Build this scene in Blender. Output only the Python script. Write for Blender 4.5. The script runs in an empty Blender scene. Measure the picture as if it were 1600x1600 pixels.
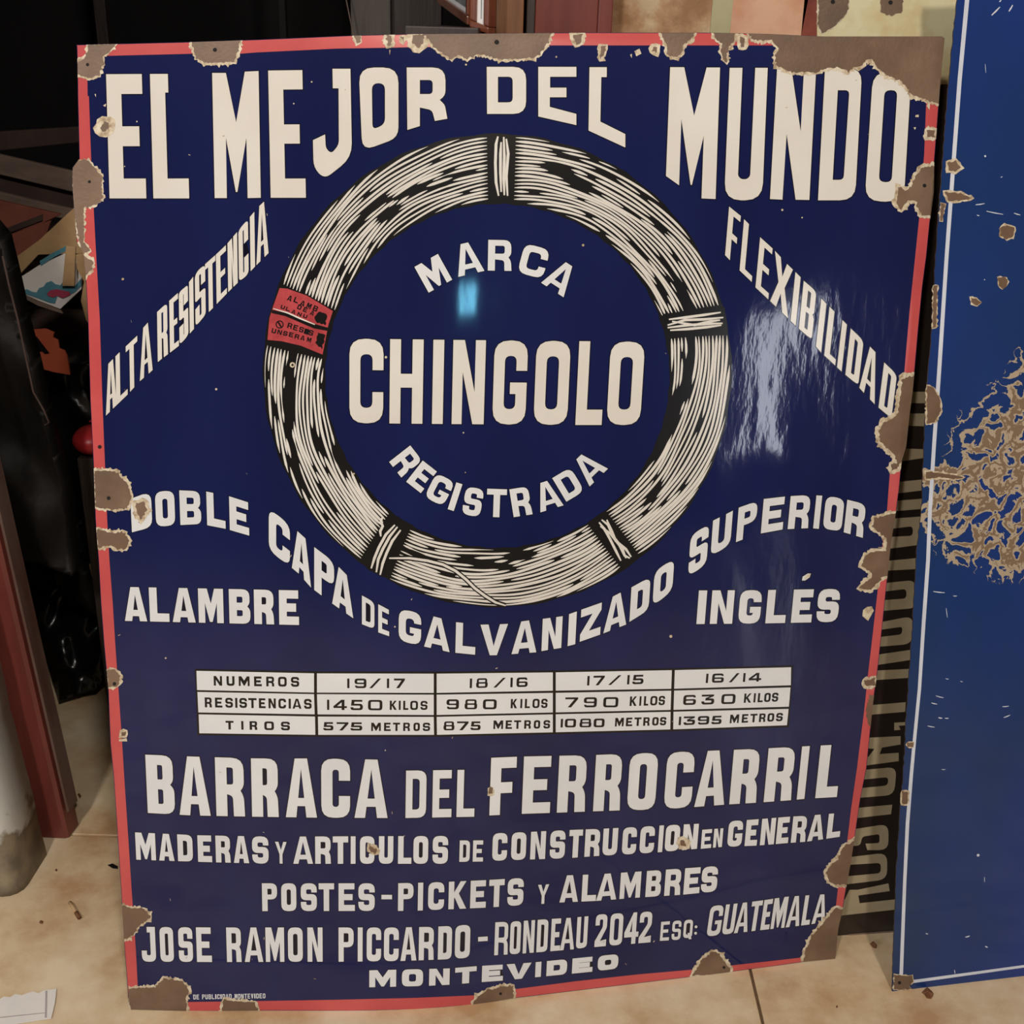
import bpy, bmesh, math, random
from mathutils import Vector, Matrix, noise
from mathutils.geometry import tessellate_polygon
S = bpy.context.scene
COL = S.collection
# ------------------------------------------------------------------ camera
F_PX, PITCH, ROLL, CAM_H = 1800.0, math.radians(23), math.radians(1.856), 1.252
CAM = Vector((0, 0, CAM_H))
FW = Vector((0, math.cos(PITCH), -math.sin(PITCH)))
_r, _u = Vector((1, 0, 0)), Vector((0, math.sin(PITCH), math.cos(PITCH)))
RT = _r*math.cos(ROLL) + _u*math.sin(ROLL)
UP = -_r*math.sin(ROLL) + _u*math.cos(ROLL)
cd = bpy.data.cameras.new('camera'); cam = bpy.data.objects.new('camera', cd); COL.objects.link(cam)
m = Matrix((RT, UP, -FW)).transposed().to_4x4(); m.translation = CAM
cam.matrix_world = m
cd.sensor_width = 36; cd.lens = F_PX/1600*36; cd.clip_start = .02
S.camera = cam
# ------------------------------------------------------------------ world, lamps, exposure
S.view_settings.view_transform = 'Standard'; S.view_settings.look = 'None'
S.view_settings.gamma = 1; S.view_settings.use_curve_mapping = False
S.view_settings.exposure = 0.0
w = bpy.data.worlds.new('world'); S.world = w; w.use_nodes = True
w.node_tree.nodes['Background'].inputs[0].default_value = (.62, .70, .85, 1)
w.node_tree.nodes['Background'].inputs[1].default_value = .25

def area(name, loc, target, size, power, col, size_y=None):
    l = bpy.data.lights.new(name, 'AREA'); l.energy = power; l.color = col
    l.shape = 'RECTANGLE' if size_y else 'DISK'; l.size = size
    if size_y: l.size_y = size_y
    o = bpy.data.objects.new(name, l); COL.objects.link(o); o.location = loc
    o.rotation_euler = (Vector(target)-Vector(loc)).to_track_quat('-Z', 'Y').to_euler()
    return o
area('ceiling_lamp', (.55, -1.05, 2.6), (.0, 1.3, .5), .22, 33, (1, .92, .83))
area('ceiling_lamp', (-.75, -.95, 2.6), (.1, 1.3, .5), .26, 31, (1, .92, .83))
area('cool_fill', (-3.7, -2.3, 1.5), (0, 1.4, .6), 1.6, 60, (.74, .86, 1), 1.4)  # unseen cool fill light, added at the left clear of the sign's reflections
area('daylight_door', (3.75, -4.2, .95), (.3, 1.4, .8), .3, 9, (.86, .90, 1), 1.0)
area('blue_screen', (1.23, -3.6, 1.57), (0, 1.3, .95), .032, .75, (.2, .7, 1), .16)

# ------------------------------------------------------------------ colours and materials
def lin(c):
    return tuple(((v/255)/12.92 if v/255 <= .04045 else ((v/255+.055)/1.055)**2.4) for v in c) + (1,)
def nodes(name):
    mt = bpy.data.materials.new(name); mt.use_nodes = True
    nt = mt.node_tree; return mt, nt, nt.nodes['Principled BSDF']
def mat(name, c1, c2=None, rough=.5, scale=8, detail=6, metal=0, bump=0, bscale=None, stretch=(1, 1, 1), lo=.35, hi=.65, coat=0, c3=None, spec=.5, bdist=.004):
    mt, nt, b = nodes(name); N, L = nt.nodes, nt.links
    b.inputs['Roughness'].default_value = rough; b.inputs['Metallic'].default_value = metal
    b.inputs['Coat Weight'].default_value = coat; b.inputs['Coat Roughness'].default_value = .08
    b.inputs['Specular IOR Level'].default_value = spec
    tc = N.new('ShaderNodeNewGeometry'); mp = N.new('ShaderNodeMapping'); mp.inputs['Scale'].default_value = stretch
    L.new(tc.outputs['Position'], mp.inputs[0])
    nz = N.new('ShaderNodeTexNoise'); nz.inputs['Scale'].default_value = scale; nz.inputs['Detail'].default_value = detail
    nz.inputs['Roughness'].default_value = .62
    L.new(mp.outputs[0], nz.inputs['Vector'])
    rp = N.new('ShaderNodeValToRGB'); e = rp.color_ramp.elements
    e[0].position = lo; e[1].position = hi; e[0].color = lin(c1); e[1].color = lin(c2 or c1)
    if c3: x = e.new((lo+hi)/2); x.color = lin(c3)
    L.new(nz.outputs[0], rp.inputs[0]); L.new(rp.outputs[0], b.inputs['Base Color'])
    if bump:
        n2 = N.new('ShaderNodeTexNoise'); n2.inputs['Scale'].default_value = bscale or scale*3; n2.inputs['Detail'].default_value = 5
        L.new(mp.outputs[0], n2.inputs['Vector'])
        bp = N.new('ShaderNodeBump'); bp.inputs['Strength'].default_value = bump; bp.inputs['Distance'].default_value = bdist
        L.new(n2.outputs[0], bp.inputs['Height']); L.new(bp.outputs[0], b.inputs['Normal'])
    return mt
M = {}
M['blue'] = mat('cobalt_enamel', (22, 29, 72), (27, 35, 84), .06, 3.2, 3, bump=.35, bscale=17, stretch=(1.4, 1, .45), bdist=.0012)
def dented(mt, x0, x1, lo, hi):
    nt = mt.node_tree; N, L = nt.nodes, nt.links
    bp = [n for n in N if n.type == 'BUMP'][0]
    g = N.new('ShaderNodeNewGeometry'); sp = N.new('ShaderNodeSeparateXYZ'); mr = N.new('ShaderNodeMapRange')
    L.new(g.outputs['Position'], sp.inputs[0]); L.new(sp.outputs['X'], mr.inputs['Value'])
    for i, v in zip(('From Min', 'From Max', 'To Min', 'To Max'), (x0, x1, lo, hi)): mr.inputs[i].default_value = v
    L.new(mr.outputs[0], bp.inputs['Strength'])
dented(M['blue'], .16, .3, .06, .45)
M['halo'] = mat('dark_enamel_edge', (18, 18, 36), None, .12)
M['cream'] = mat('cream_enamel', (221, 216, 207), (230, 227, 219), .12, 6)
M['white'] = mat('white_enamel', (218, 221, 224), (230, 232, 234), .12, 6)
M['ink'] = mat('black_enamel', (20, 20, 22), (28, 27, 26), .2)
M['red'] = mat('red_enamel', (192, 78, 80), (206, 90, 88), .2, 7)
M['tagred'] = mat('tag_red_enamel', (190, 78, 82), (166, 62, 66), .2, 60)
M['rust'] = mat('bare_rusted_metal', (104, 82, 64), (126, 102, 82), .5, 14, 6, bump=.12, bscale=260, c3=(115, 91, 72))
M['ground'] = mat('chipped_ground_coat', (158, 134, 104), (226, 216, 192), .45, 120, 8, bump=.3, c3=(204, 188, 160))
M['hole'] = mat('screw_hole_dark', (16, 12, 10), None, .8)
M['backsheet'] = mat('back_of_sheet', (52, 46, 42), (70, 60, 50), .5, 12)
M['plaster'] = mat('old_plaster', (158, 118, 84), (204, 180, 144), .9, 14, 9, bump=1, bscale=40, c3=(184, 146, 110), lo=.4, hi=.6)
M['palepaint'] = mat('pale_green_limewash', (178, 172, 132), (200, 192, 156), .8, 12)
M['pinkpaint'] = mat('salmon_limewash', (196, 134, 104), (222, 178, 146), .6, 7, 8, c3=(208, 152, 120))
M['redpaint'] = mat('dark_red_limewash', (112, 46, 34), (150, 74, 56), .7, 14)
M['wallroom'] = mat('room_wall', (150, 138, 120), (166, 152, 132), .9, 3)
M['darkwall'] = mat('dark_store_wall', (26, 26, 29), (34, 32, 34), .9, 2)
M['redpanel'] = mat('oxblood_door_paint', (106, 46, 37), (126, 60, 48), .4, 5, stretch=(6, 6, .6))
M['brownwood'] = mat('brown_wood', (120, 78, 48), (146, 98, 62), .5, 12, 8, stretch=(6, 6, .5), bump=.3)
M['darkwood'] = mat('dark_stained_wood', (50, 40, 36), (66, 54, 50), .55, 10, 8, stretch=(8, 8, .6), bump=.3)
M['greyboard'] = mat('grey_brown_board', (74, 66, 62), (88, 80, 76), .6, 10, 6, stretch=(5, 5, .6))
M['frame'] = mat('varnished_frame_wood', (116, 62, 44), (140, 82, 58), .3, 14, 6, coat=.4)
M['jambred'] = mat('red_stained_jamb', (96, 46, 42), (126, 62, 54), .42, 4, 8, stretch=(3, 3, .5), c3=(108, 52, 46), bump=.2)
M['jambdark'] = mat('jamb_edge_sheen', (92, 62, 54), (112, 92, 84), .5, 8, 6, stretch=(3, 3, .6))  # grey of the side strip: the edge's reflection put into its colour
M['column'] = mat('chipped_white_limewash', (204, 207, 206), (222, 222, 216), .6, 6, 8, bump=.4, lo=.3, hi=.6, c3=(214, 216, 212))
def wear_low(mt, x0, x1):
    nt = mt.node_tree; N, L = nt.nodes, nt.links; b = N['Principled BSDF']; base = b.inputs['Base Color'].links[0].from_socket
    g = N.new('ShaderNodeNewGeometry'); sp = N.new('ShaderNodeSeparateXYZ'); L.new(g.outputs['Position'], sp.inputs[0])
    def mr(sock, a, b_, c, d):
        n = N.new('ShaderNodeMapRange'); L.new(sock, n.inputs['Value'])
        for i, v in zip(('From Min', 'From Max', 'To Min', 'To Max'), (a, b_, c, d)): n.inputs[i].default_value = v
        return n.outputs[0]
    def ad(a, b_, op='ADD'):
        n = N.new('ShaderNodeMath'); n.operation = op; L.new(a, n.inputs[0])
        if isinstance(b_, (int, float)): n.inputs[1].default_value = b_
        else: L.new(b_, n.inputs[1])
        return n.outputs[0]
    leanx = ad(sp.outputs['X'], ad(sp.outputs['Z'], .055, 'MULTIPLY'))
    nz = N.new('ShaderNodeTexNoise'); nz.inputs['Scale'].default_value = 22; nz.inputs['Detail'].default_value = 8; L.new(g.outputs['Position'], nz.inputs['Vector'])
    k = ad(ad(mr(sp.outputs['Z'], .03, .16, .55, 0), mr(leanx, x0, x1, 0, .05)), nz.outputs[0])
    k = mr(k, .72, .82, 0, 1)
    mx = N.new('ShaderNodeMix'); mx.data_type = 'RGBA'; L.new(k, mx.inputs[0]); L.new(base, mx.inputs[6])
    n2 = N.new('ShaderNodeValToRGB'); n2.color_ramp.elements[0].position = .4; n2.color_ramp.elements[1].position = .6
    n2.color_ramp.elements[0].color = lin((112, 102, 88)); n2.color_ramp.elements[1].color = lin((150, 136, 112)); L.new(nz.outputs[0], n2.inputs[0])
    L.new(n2.outputs[0], mx.inputs[7]); L.new(mx.outputs[2], b.inputs['Base Color'])
wear_low(M['column'], -.79, -.735)
M['columnchip'] = mat('bare_render', (118, 104, 84), (142, 126, 102), .9, 40, 8, bump=.8)
M['tile'] = mat('worn_marble', (196, 158, 118), (236, 218, 188), .34, 7, 10, lo=.34, hi=.64, c3=(222, 197, 160), bump=.12, bscale=60)
M['grout'] = mat('dirty_grout', (92, 72, 52), (116, 92, 68), .9, 30)
M['bag'] = mat('black_plastic', (11, 11, 12), (18, 17, 17), .28, 10, bump=.4, bscale=30)
M['bag2'] = mat('brown_black_leather', (13, 11, 11), (22, 18, 16), .6, 8, bump=.5, bscale=30, spec=.25)
M['card'] = mat('cardboard', (176, 142, 102), (196, 162, 118), .8, 20)
M['cardred'] = mat('faded_red_board', (124, 64, 52), (142, 84, 68), .6, 14)
M['plank'] = mat('dusty_grey_plank', (104, 88, 80), (128, 110, 98), .7, 12, 8, stretch=(1, 3, 3))
M['plankdark'] = mat('dim_dark_plank', (60, 44, 40), (76, 58, 52), .7, 12, 8)
M['paper'] = mat('white_paper', (232, 228, 226), (240, 236, 232), .7, 20)
M['paperprint'] = mat('grey_print', (176, 170, 172), None, .7)
M['skyblue'] = mat('paint_blue', (70, 130, 150), (92, 150, 168), .6, 20)
M['pink'] = mat('paint_pink', (176, 64, 92), None, .6)
M['orange'] = mat('orange_board', (176, 78, 50), (190, 92, 62), .6, 12)
M['redthing'] = mat('red_plastic', (170, 36, 42), (184, 48, 50), .4, 10)
M['blacksign'] = mat('black_brown_enamel', (40, 32, 30), (50, 42, 38), .3, 5, coat=.2)
M['tanletter'] = mat('tan_enamel', (168, 156, 128), (184, 170, 142), .35, 14, coat=.1)
M['leaf'] = mat('dry_leaf', (98, 60, 36), (128, 84, 52), .8, 60)
M['silver'] = mat('pinstripe_white', (205, 212, 226), (222, 228, 238), .2, 14)
M['glass'] = mat('picture_print', (104, 122, 130), (168, 172, 166), .1, 24, 4, coat=.6)

def branching_enamel():
    # blue sheet with a wandering crazed loss of enamel, in the sheet's own coordinates
    mt = mat('blue_enamel_crazed', (32, 58, 132), (28, 56, 100), .08, 2.4, 3, stretch=(1.2, 1, .5), bump=.3, bscale=14, bdist=.001)
    nt = mt.node_tree; N, L = nt.nodes, nt.links; b = N['Principled BSDF']
    base = b.inputs['Base Color'].links[0].from_socket
    tc = N.new('ShaderNodeTexCoord')
    def vm(op, a, v=None):
        n = N.new('ShaderNodeVectorMath'); n.operation = op
        L.new(a, n.inputs[0]);
        if v is not None: n.inputs[1].default_value = v
        return n
    def ma(op, a, bb, c=None):
        n = N.new('ShaderNodeMath'); n.operation = op
        for i, x in enumerate((a, bb, c)):
            if x is None: continue
            if isinstance(x, (int, float)): n.inputs[i].default_value = x
            else: L.new(x, n.inputs[i])
        return n.outputs[0]
    uv = N.new('ShaderNodeAttribute'); uv.attribute_name = 'sheet_uv'
    def blob(cx, cy, rx, ry):
        s = vm('SUBTRACT', uv.outputs['Vector'], (cx, cy, 0)); d = vm('DIVIDE', s.outputs[0], (rx, ry, 1))
        ln = N.new('ShaderNodeVectorMath'); ln.operation = 'LENGTH'; L.new(d.outputs[0], ln.inputs[0])
        return ma('SUBTRACT', 1.0, ln.outputs['Value'])
    z = None
    for a in BLOBS:
        bl = blob(*a); z = bl if z is None else ma('MAXIMUM', z, bl)
    z = ma('MULTIPLY', z, 1.0)
    nz = N.new('ShaderNodeTexNoise'); nz.inputs['Scale'].default_value = 40; nz.inputs['Detail'].default_value = 9
    nz.inputs['Distortion'].default_value = .35
    L.new(uv.outputs['Vector'], nz.inputs['Vector'])
    rid = ma('ABSOLUTE', ma('SUBTRACT', nz.outputs[0], .5), 0)
    rid = ma('SUBTRACT', .05, rid)                       # ridge: positive near the noise's midline
    k = ma('ADD', rid, ma('MULTIPLY', ma('SUBTRACT', ma('MINIMUM', z, .62), .40), .17))
    m1 = ma('GREATER_THAN', k, .0); m2 = ma('GREATER_THAN', k, .05)
    mx = N.new('ShaderNodeMix'); mx.data_type = 'RGBA'; L.new(m1, mx.inputs[0]); L.new(base, mx.inputs[6]); mx.inputs[7].default_value = lin((176, 160, 136))
    m3 = N.new('ShaderNodeMix'); m3.data_type = 'RGBA'; L.new(m2, m3.inputs[0]); L.new(mx.outputs[2], m3.inputs[6]); m3.inputs[7].default_value = lin((128, 106, 84))
    L.new(m3.outputs[2], b.inputs['Base Color'])
    L.new(ma('MULTIPLY_ADD', m1, .45, .08), b.inputs['Roughness'])
    return mt

# ------------------------------------------------------------------ rays, surfaces
def ray(x, y): return FW + RT*((x-800)/F_PX) - UP*((y-800)/F_PX)
def on_floor(x, y, z=0):
    d = ray(x, y); t = (z-CAM_H)/d.z; return CAM + d*t
def at_y(x, y, Y):
    d = ray(x, y); return CAM + d*(Y/d.y)

def interp(pts, x):
    if x <= pts[0][0]:
        a, b = pts[0], pts[1]
    elif x >= pts[-1][0]:
        a, b = pts[-2], pts[-1]
    else:
        for a, b in zip(pts, pts[1:]):
            if a[0] <= x <= b[0]: break
    return a[1] + (b[1]-a[1])*(x-a[0])/(b[0]-a[0])

class Surface:
    """a leaning sheet: plane plus a shallow bow/dent field"""
    def __init__(s, p0, p1, lean, disp=None, off=0):
        p0, p1 = Vector(p0), Vector(p1)
        s.U = (p1-p0).normalized(); B = Vector((-s.U.y, s.U.x, 0))
        s.V = Vector((0, 0, math.cos(lean))) + B*math.sin(lean)
        s.N = s.U.cross(s.V).normalized()
        s.P = p0 + s.N*off; s.disp = disp or (lambda u, v: 0)
    def d(s, u, v): return s.disp(u, v)
    def hit(s, x, y, layer=0):
        r = ray(x, y); rn = r.dot(s.N); d = 0
        for _ in range(4):
            t = ((s.P-CAM).dot(s.N)+d)/rn; q = CAM + r*t
            u, v = (q-s.P).dot(s.U), (q-s.P).dot(s.V); d = s.disp(u, v)
        return s.P + s.U*u + s.V*v + s.N*(d+layer), u, v
    def normal(s, u, v):
        e = .004
        du = (s.disp(u+e, v)-s.disp(u-e, v))/(2*e); dv = (s.disp(u, v+e)-s.disp(u, v-e))/(2*e)
        return (s.N - s.U*du - s.V*dv).normalized()

def area2(p): return sum(a[0]*b[1]-b[0]*a[1] for a, b in zip(p, p[1:]+p[:1]))/2
def offset_loop(p, e):
    if area2(p) < 0: p = p[::-1]
    n = len(p); out = []
    for i in range(n):
        a, b, c = p[i-1], p[i], p[(i+1) % n]
        d1 = Vector((b[0]-a[0], b[1]-a[1])); d2 = Vector((c[0]-b[0], c[1]-b[1]))
        if d1.length < 1e-6 or d2.length < 1e-6: out.append(b); continue
        d1.normalize(); d2.normalize()
        n1 = Vector((d1.y, -d1.x)); n2 = Vector((d2.y, -d2.x)); nn = n1+n2
        if nn.length < .3: nn = n1
        nn.normalize(); k = min(1.8, 1/max(.35, nn.dot(n1)))
        out.append((b[0]+nn.x*e*k, b[1]+nn.y*e*k))
    return out

class Decal:
    """flat print: polygons drawn on a Surface; cut on a grid so it follows the bow"""
    def __init__(s): s.bm = bmesh.new()
    def poly(s, loops):
        if isinstance(loops[0][0], (int, float)): loops = [loops]
        loops = [[q for i, q in enumerate(l) if math.dist(q, l[i-1]) > .05] for l in loops]
        loops = [l for l in loops if len(l) > 2]
        if not loops: return s
        vs3 = [[Vector((q[0], q[1], 0)) for q in l] for l in loops]
        flat = [v for l in vs3 for v in l]
        try: tris = tessellate_polygon(vs3)
        except Exception: return s
        bv = [s.bm.verts.new(v) for v in flat]
        for t in tris:
            a, b, c = (flat[i] for i in t)
            ar = (b.x-a.x)*(c.y-a.y)-(b.y-a.y)*(c.x-a.x)
            if abs(ar) < 1e-5: continue
            t = t if ar < 0 else t[::-1]
            try: s.bm.faces.new([bv[i] for i in t])
            except ValueError: pass
        return s
    def build(s, name, mt, parent, surf, layer, thick=0, step=20, uv=False, back=None):
        bm = s.bm
        loose = [v for v in bm.verts if not v.link_faces]
        if loose: bmesh.ops.delete(bm, geom=loose, context='VERTS')
        xs = [v.co.x for v in bm.verts]; ys = [v.co.y for v in bm.verts]
        for ax, lo, hi in ((0, min(xs), max(xs)), (1, min(ys), max(ys))):
            k = math.ceil(lo/step)*step
            while k < hi:
                no = (1, 0, 0) if ax == 0 else (0, 1, 0); co = (k, 0, 0) if ax == 0 else (0, k, 0)
                bmesh.ops.bisect_plane(bm, geom=bm.verts[:]+bm.edges[:]+bm.faces[:], plane_co=co, plane_no=no, dist=1e-4)
                k += step
        if thick: bmesh.ops.remove_doubles(bm, verts=bm.verts[:], dist=.02)
        org = parent.location if parent else Vector()
        bm.verts.ensure_lookup_table(); bm.verts.index_update(); n = len(bm.verts); nrm = []; uvs = []; front = []
        for v in bm.verts:
            q, u, w_ = surf.hit(v.co.x, v.co.y, layer); front.append(q-org); nrm.append(surf.normal(u, w_)); uvs.append((u, w_, 0))
        faces = [[v.index for v in f.verts] for f in bm.faces]
        verts = front[:]; mats = [0]*len(faces)
        if thick:
            bm.edges.ensure_lookup_table()
            be = [e for e in bm.edges if len(e.link_faces) == 1]
            verts += [p - surf.N*thick for p in front]; nrm += [-surf.N]*n; uvs += uvs
            nf = len(faces)
            faces += [[i+n for i in f[::-1]] for f in faces[:nf]]; mats += [1]*nf
            for e in be:
                f = e.link_faces[0]; a, b = e.verts[0].index, e.verts[1].index
                idx = [v.index for v in f.verts]; i = idx.index(a)
                if idx[(i+1) % len(idx)] != b: a, b = b, a
                faces.append([b, a, a+n, b+n]); mats.append(1)
        bm.free()
        me = bpy.data.meshes.new(name); me.from_pydata(verts, [], faces); me.materials.append(mt)
        if not faces: raise RuntimeError('empty '+name)

        if thick: me.materials.append(back or mt)
        if not me.polygons: print('EMPTY', name, front[:3]); bpy.data.meshes.remove(me); return None
        if thick: me.polygons.foreach_set('material_index', mats)
        me.polygons.foreach_set('use_smooth', [True]*len(me.polygons))
        if uv:
            at = me.attributes.new('sheet_uv', 'FLOAT_VECTOR', 'POINT'); at.data.foreach_set('vector', [c for q in uvs for c in q])
        if thick:
            ln = []
            for p in me.polygons:
                for vi in p.vertices:
                    ln.append(nrm[vi] if (mats[p.index] == 0 or p.normal.dot(surf.N) < -.5) else p.normal.copy())
            me.normals_split_custom_set(ln)
        else: me.normals_split_custom_set_from_vertices(nrm)
        o = bpy.data.objects.new(name, me); COL.objects.link(o)
        if parent: o.parent = parent
        return o

def thing(name, label, cat, loc=(0, 0, 0), group=None):
    o = bpy.data.objects.new(name, None); COL.objects.link(o); o.location = loc; o.empty_display_size = .1
    o['label'] = label; o['category'] = cat
    if group: o['group'] = group
    return o
def tag(o, label=None, cat=None, group=None, kind=None):
    for k, v in (('label', label), ('category', cat), ('group', group), ('kind', kind)):
        if v: o[k] = v
    return o
def mesh_obj(name, verts, faces, mt, parent=None, smooth=False, bevel=0):
    me = bpy.data.meshes.new(name); org = parent.location if parent else Vector()
    me.from_pydata([Vector(v)-org for v in verts], [], faces); me.materials.append(mt)
    bm = bmesh.new(); bm.from_mesh(me); bmesh.ops.recalc_face_normals(bm, faces=bm.faces[:])
    if bevel: bmesh.ops.bevel(bm, geom=bm.edges[:], offset=bevel, segments=2, affect='EDGES', profile=.6)
    bm.to_mesh(me); bm.free()
    if smooth: me.polygons.foreach_set('use_smooth', [True]*len(me.polygons))
    o = bpy.data.objects.new(name, me); COL.objects.link(o)
    if parent: o.parent = parent
    return o
BOXF = [(0, 3, 2, 1), (4, 5, 6, 7), (0, 1, 5, 4), (1, 2, 6, 5), (2, 3, 7, 6), (3, 0, 4, 7)]
def box(name, a, b, mt, parent=None, bevel=0):
    v = [(x, y, z) for z in (a[2], b[2]) for x, y in ((a[0], a[1]), (b[0], a[1]), (b[0], b[1]), (a[0], b[1]))]
    return mesh_obj(name, v, BOXF, mt, parent, bevel=bevel)
def slab(name, front, depth, mt, parent=None, bevel=0):
    """prism from a ring of 3-D points, pushed back by the vector depth"""
    n = len(front); d = Vector(depth)
    v = [Vector(p) for p in front] + [Vector(p)+d for p in front]
    f = [tuple(range(n)), tuple(range(2*n-1, n-1, -1))] + [(i, i+n, (i+1) % n+n, (i+1) % n) for i in range(n)]
    return mesh_obj(name, v, f, mt, parent, bevel=bevel)

# ------------------------------------------------------------------ block alphabet (box w x h, y down; tx upright stroke, ty level stroke)
def rnd(p):
    out = []; n = len(p)
    for i, q in enumerate(p):
        x, y = q[0], q[1]; r = q[2] if len(q) > 2 else 0
        if r <= .05: out.append((x, y)); continue
        a = Vector(p[i-1][:2]); b = Vector((x, y)); c = Vector(p[(i+1) % n][:2])
        l1, l2 = (a-b).length, (c-b).length; k = min(r, l1*.5 if len(p[i-1]) > 2 and p[i-1][2] else l1*.95, l2*.5 if len(p[(i+1) % n]) > 2 and p[(i+1) % n][2] else l2*.95)
        s = b+(a-b)/max(l1, 1e-6)*k; e = b+(c-b)/max(l2, 1e-6)*k
        for j in range(5):
            t = j/4; q_ = s*(1-t)**2 + b*2*t*(1-t) + e*t*t; out.append((q_.x, q_.y))
    return out
def glyph(ch, w, h, tx, ty, R=None):
    R = R if R is not None else min(w*.42, h*.3); ri = max(R-tx*.75, R*.35)
    c = w/2
    if ch == 'I' or ch == '1' and w < tx*1.6: return [[rnd([(0, 0), (w, 0), (w, h), (0, h)])]]
    if ch == '-': return [[[(0, 0), (w, 0), (w, h), (0, h)]]]
    if ch == '/':
        return [[[(w-tx*1.1, 0), (w, 0), (tx*1.1, h), (0, h)]]]
    if ch == ':':
        return [[rnd([(0, h*.25, 1), (w, h*.25, 1), (w, h*.25+w, 1), (0, h*.25+w, 1)])], [rnd([(0, h*.65, 1), (w, h*.65, 1), (w, h*.65+w, 1), (0, h*.65+w, 1)])]]
    if ch in 'O0':
        return [[rnd([(0, 0, R), (w, 0, R), (w, h, R), (0, h, R)]), rnd([(tx, ty, ri), (w-tx, ty, ri), (w-tx, h-ty, ri), (tx, h-ty, ri)])]]
    if ch == 'Q':
        g = glyph('O', w, h*.93, tx, ty, R); g.append([[(c-tx*.1, h*.68), (c+tx*.9, h*.68), (w*.98, h), (w*.98-tx*1.1, h)]]); return g
    if ch == 'D':
        return [[rnd([(0, 0), (w, 0, R), (w, h, R), (0, h)]), rnd([(tx, ty), (w-tx, ty, ri), (w-tx, h-ty, ri), (tx, h-ty)])]]
    if ch == 'C':
        a, b = h*.37, h*.63
        return [[rnd([(w, a), (w, 0, R), (0, 0, R), (0, h, R), (w, h, R), (w, b), (w-tx, b), (w-tx, h-ty, ri), (tx, h-ty, ri), (tx, ty, ri), (w-tx, ty, ri), (w-tx, a)])]]
    if ch == 'G':
        a, g = h*.36, h*.5
        return [[rnd([(w, a), (w, 0, R), (0, 0, R), (0, h, R), (w, h, R), (w, g), (w*.5, g), (w*.5, g+ty*.75), (w-tx, g+ty*.75), (w-tx, h-ty, ri), (tx, h-ty, ri), (tx, ty, ri), (w-tx, ty, ri), (w-tx, a)])]]
    if ch == 'S':
        a, b = h*.33, h*.67; m1, m2 = h/2-ty*.5, h/2+ty*.5
        return [[rnd([(w, a), (w, 0, R), (0, 0, R), (0, m2, R*.9), (w-tx, m2, ri*.6), (w-tx, h-ty, ri*.6), (tx, h-ty, ri*.6), (tx, b), (0, b), (0, h, R), (w, h, R), (w, m1, R*.9), (tx, m1, ri*.6), (tx, ty, ri*.6), (w-tx, ty, ri*.6), (w-tx, a)])]]
    if ch == 'U':
        return [[rnd([(0, 0), (0, h, R), (w, h, R), (w, 0), (w-tx, 0), (w-tx, h-ty, ri), (tx, h-ty, ri), (tx, 0)])]]
    if ch == 'E':
        return [[[(0, 0), (w*.97, 0), (w*.97, ty), (tx, ty), (tx, h/2-ty*.5), (w*.86, h/2-ty*.5), (w*.86, h/2+ty*.5), (tx, h/2+ty*.5), (tx, h-ty), (w, h-ty), (w, h), (0, h)]]]
    if ch == 'F':
        return [[[(0, 0), (w, 0), (w, ty), (tx, ty), (tx, h/2-ty*.35), (w*.86, h/2-ty*.35), (w*.86, h/2+ty*.65), (tx, h/2+ty*.65), (tx, h), (0, h)]]]
    if ch == 'L': return [[[(0, 0), (tx, 0), (tx, h-ty), (w, h-ty), (w, h), (0, h)]]]
    if ch == 'l':   # L with a small flag
        return [[[(0, 0), (w*.5, 0), (w*.5, h*.15), (tx, h*.15), (tx, h-ty), (w, h-ty), (w, h), (0, h)]]]
    if ch == 'T': return [[[(0, 0), (w, 0), (w, ty), (c+tx/2, ty), (c+tx/2, h), (c-tx/2, h), (c-tx/2, ty), (0, ty)]]]
    if ch == 'H': return [[[(0, 0), (tx, 0), (tx, h/2-ty*.5), (w-tx, h/2-ty*.5), (w-tx, 0), (w, 0), (w, h), (w-tx, h), (w-tx, h/2+ty*.4), (tx, h/2+ty*.4), (tx, h), (0, h)]]]
    if ch == 'N':
        k = tx*.92
        return [[[(0, 0), (tx*1.05, 0), (w-k, h*.62), (w-k, 0), (w, 0), (w, h), (w-tx*1.05, h), (k, h*.38), (k, h), (0, h)]]]
    if ch == 'M':
        k = tx*.85
        return [[[(0, 0), (tx*1.15, 0), (c, h*.44), (w-tx*1.15, 0), (w, 0), (w, h), (w-k, h), (w-k, h*.42), (c+tx*.18, h*.97), (c-tx*.18, h*.97), (k, h*.42), (k, h), (0, h)]]]
    if ch == 'V': return [[[(0, 0), (tx*1.15, 0), (c, h*.70), (w-tx*1.15, 0), (w, 0), (c+tx*.5, h), (c-tx*.5, h)]]]
    if ch == 'Y': return [[[(0, 0), (tx*1.15, 0), (c, h*.38), (w-tx*1.15, 0), (w, 0), (c+tx/2, h*.58), (c+tx/2, h), (c-tx/2, h), (c-tx/2, h*.58)]]]
    if ch == 'X': return [[[(0, 0), (tx*1.2, 0), (c, h*.33), (w-tx*1.2, 0), (w, 0), (c+tx*.62, h*.5), (w, h), (w-tx*1.2, h), (c, h*.67), (tx*1.2, h), (0, h), (c-tx*.62, h*.5)]]]
    if ch == 'Z': return [[[(0, 0), (w, 0), (w, ty*.9), (tx*1.25, h-ty), (w, h-ty), (w, h), (0, h), (0, h-ty*.9), (w-tx*1.25, ty), (0, ty)]]]
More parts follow.
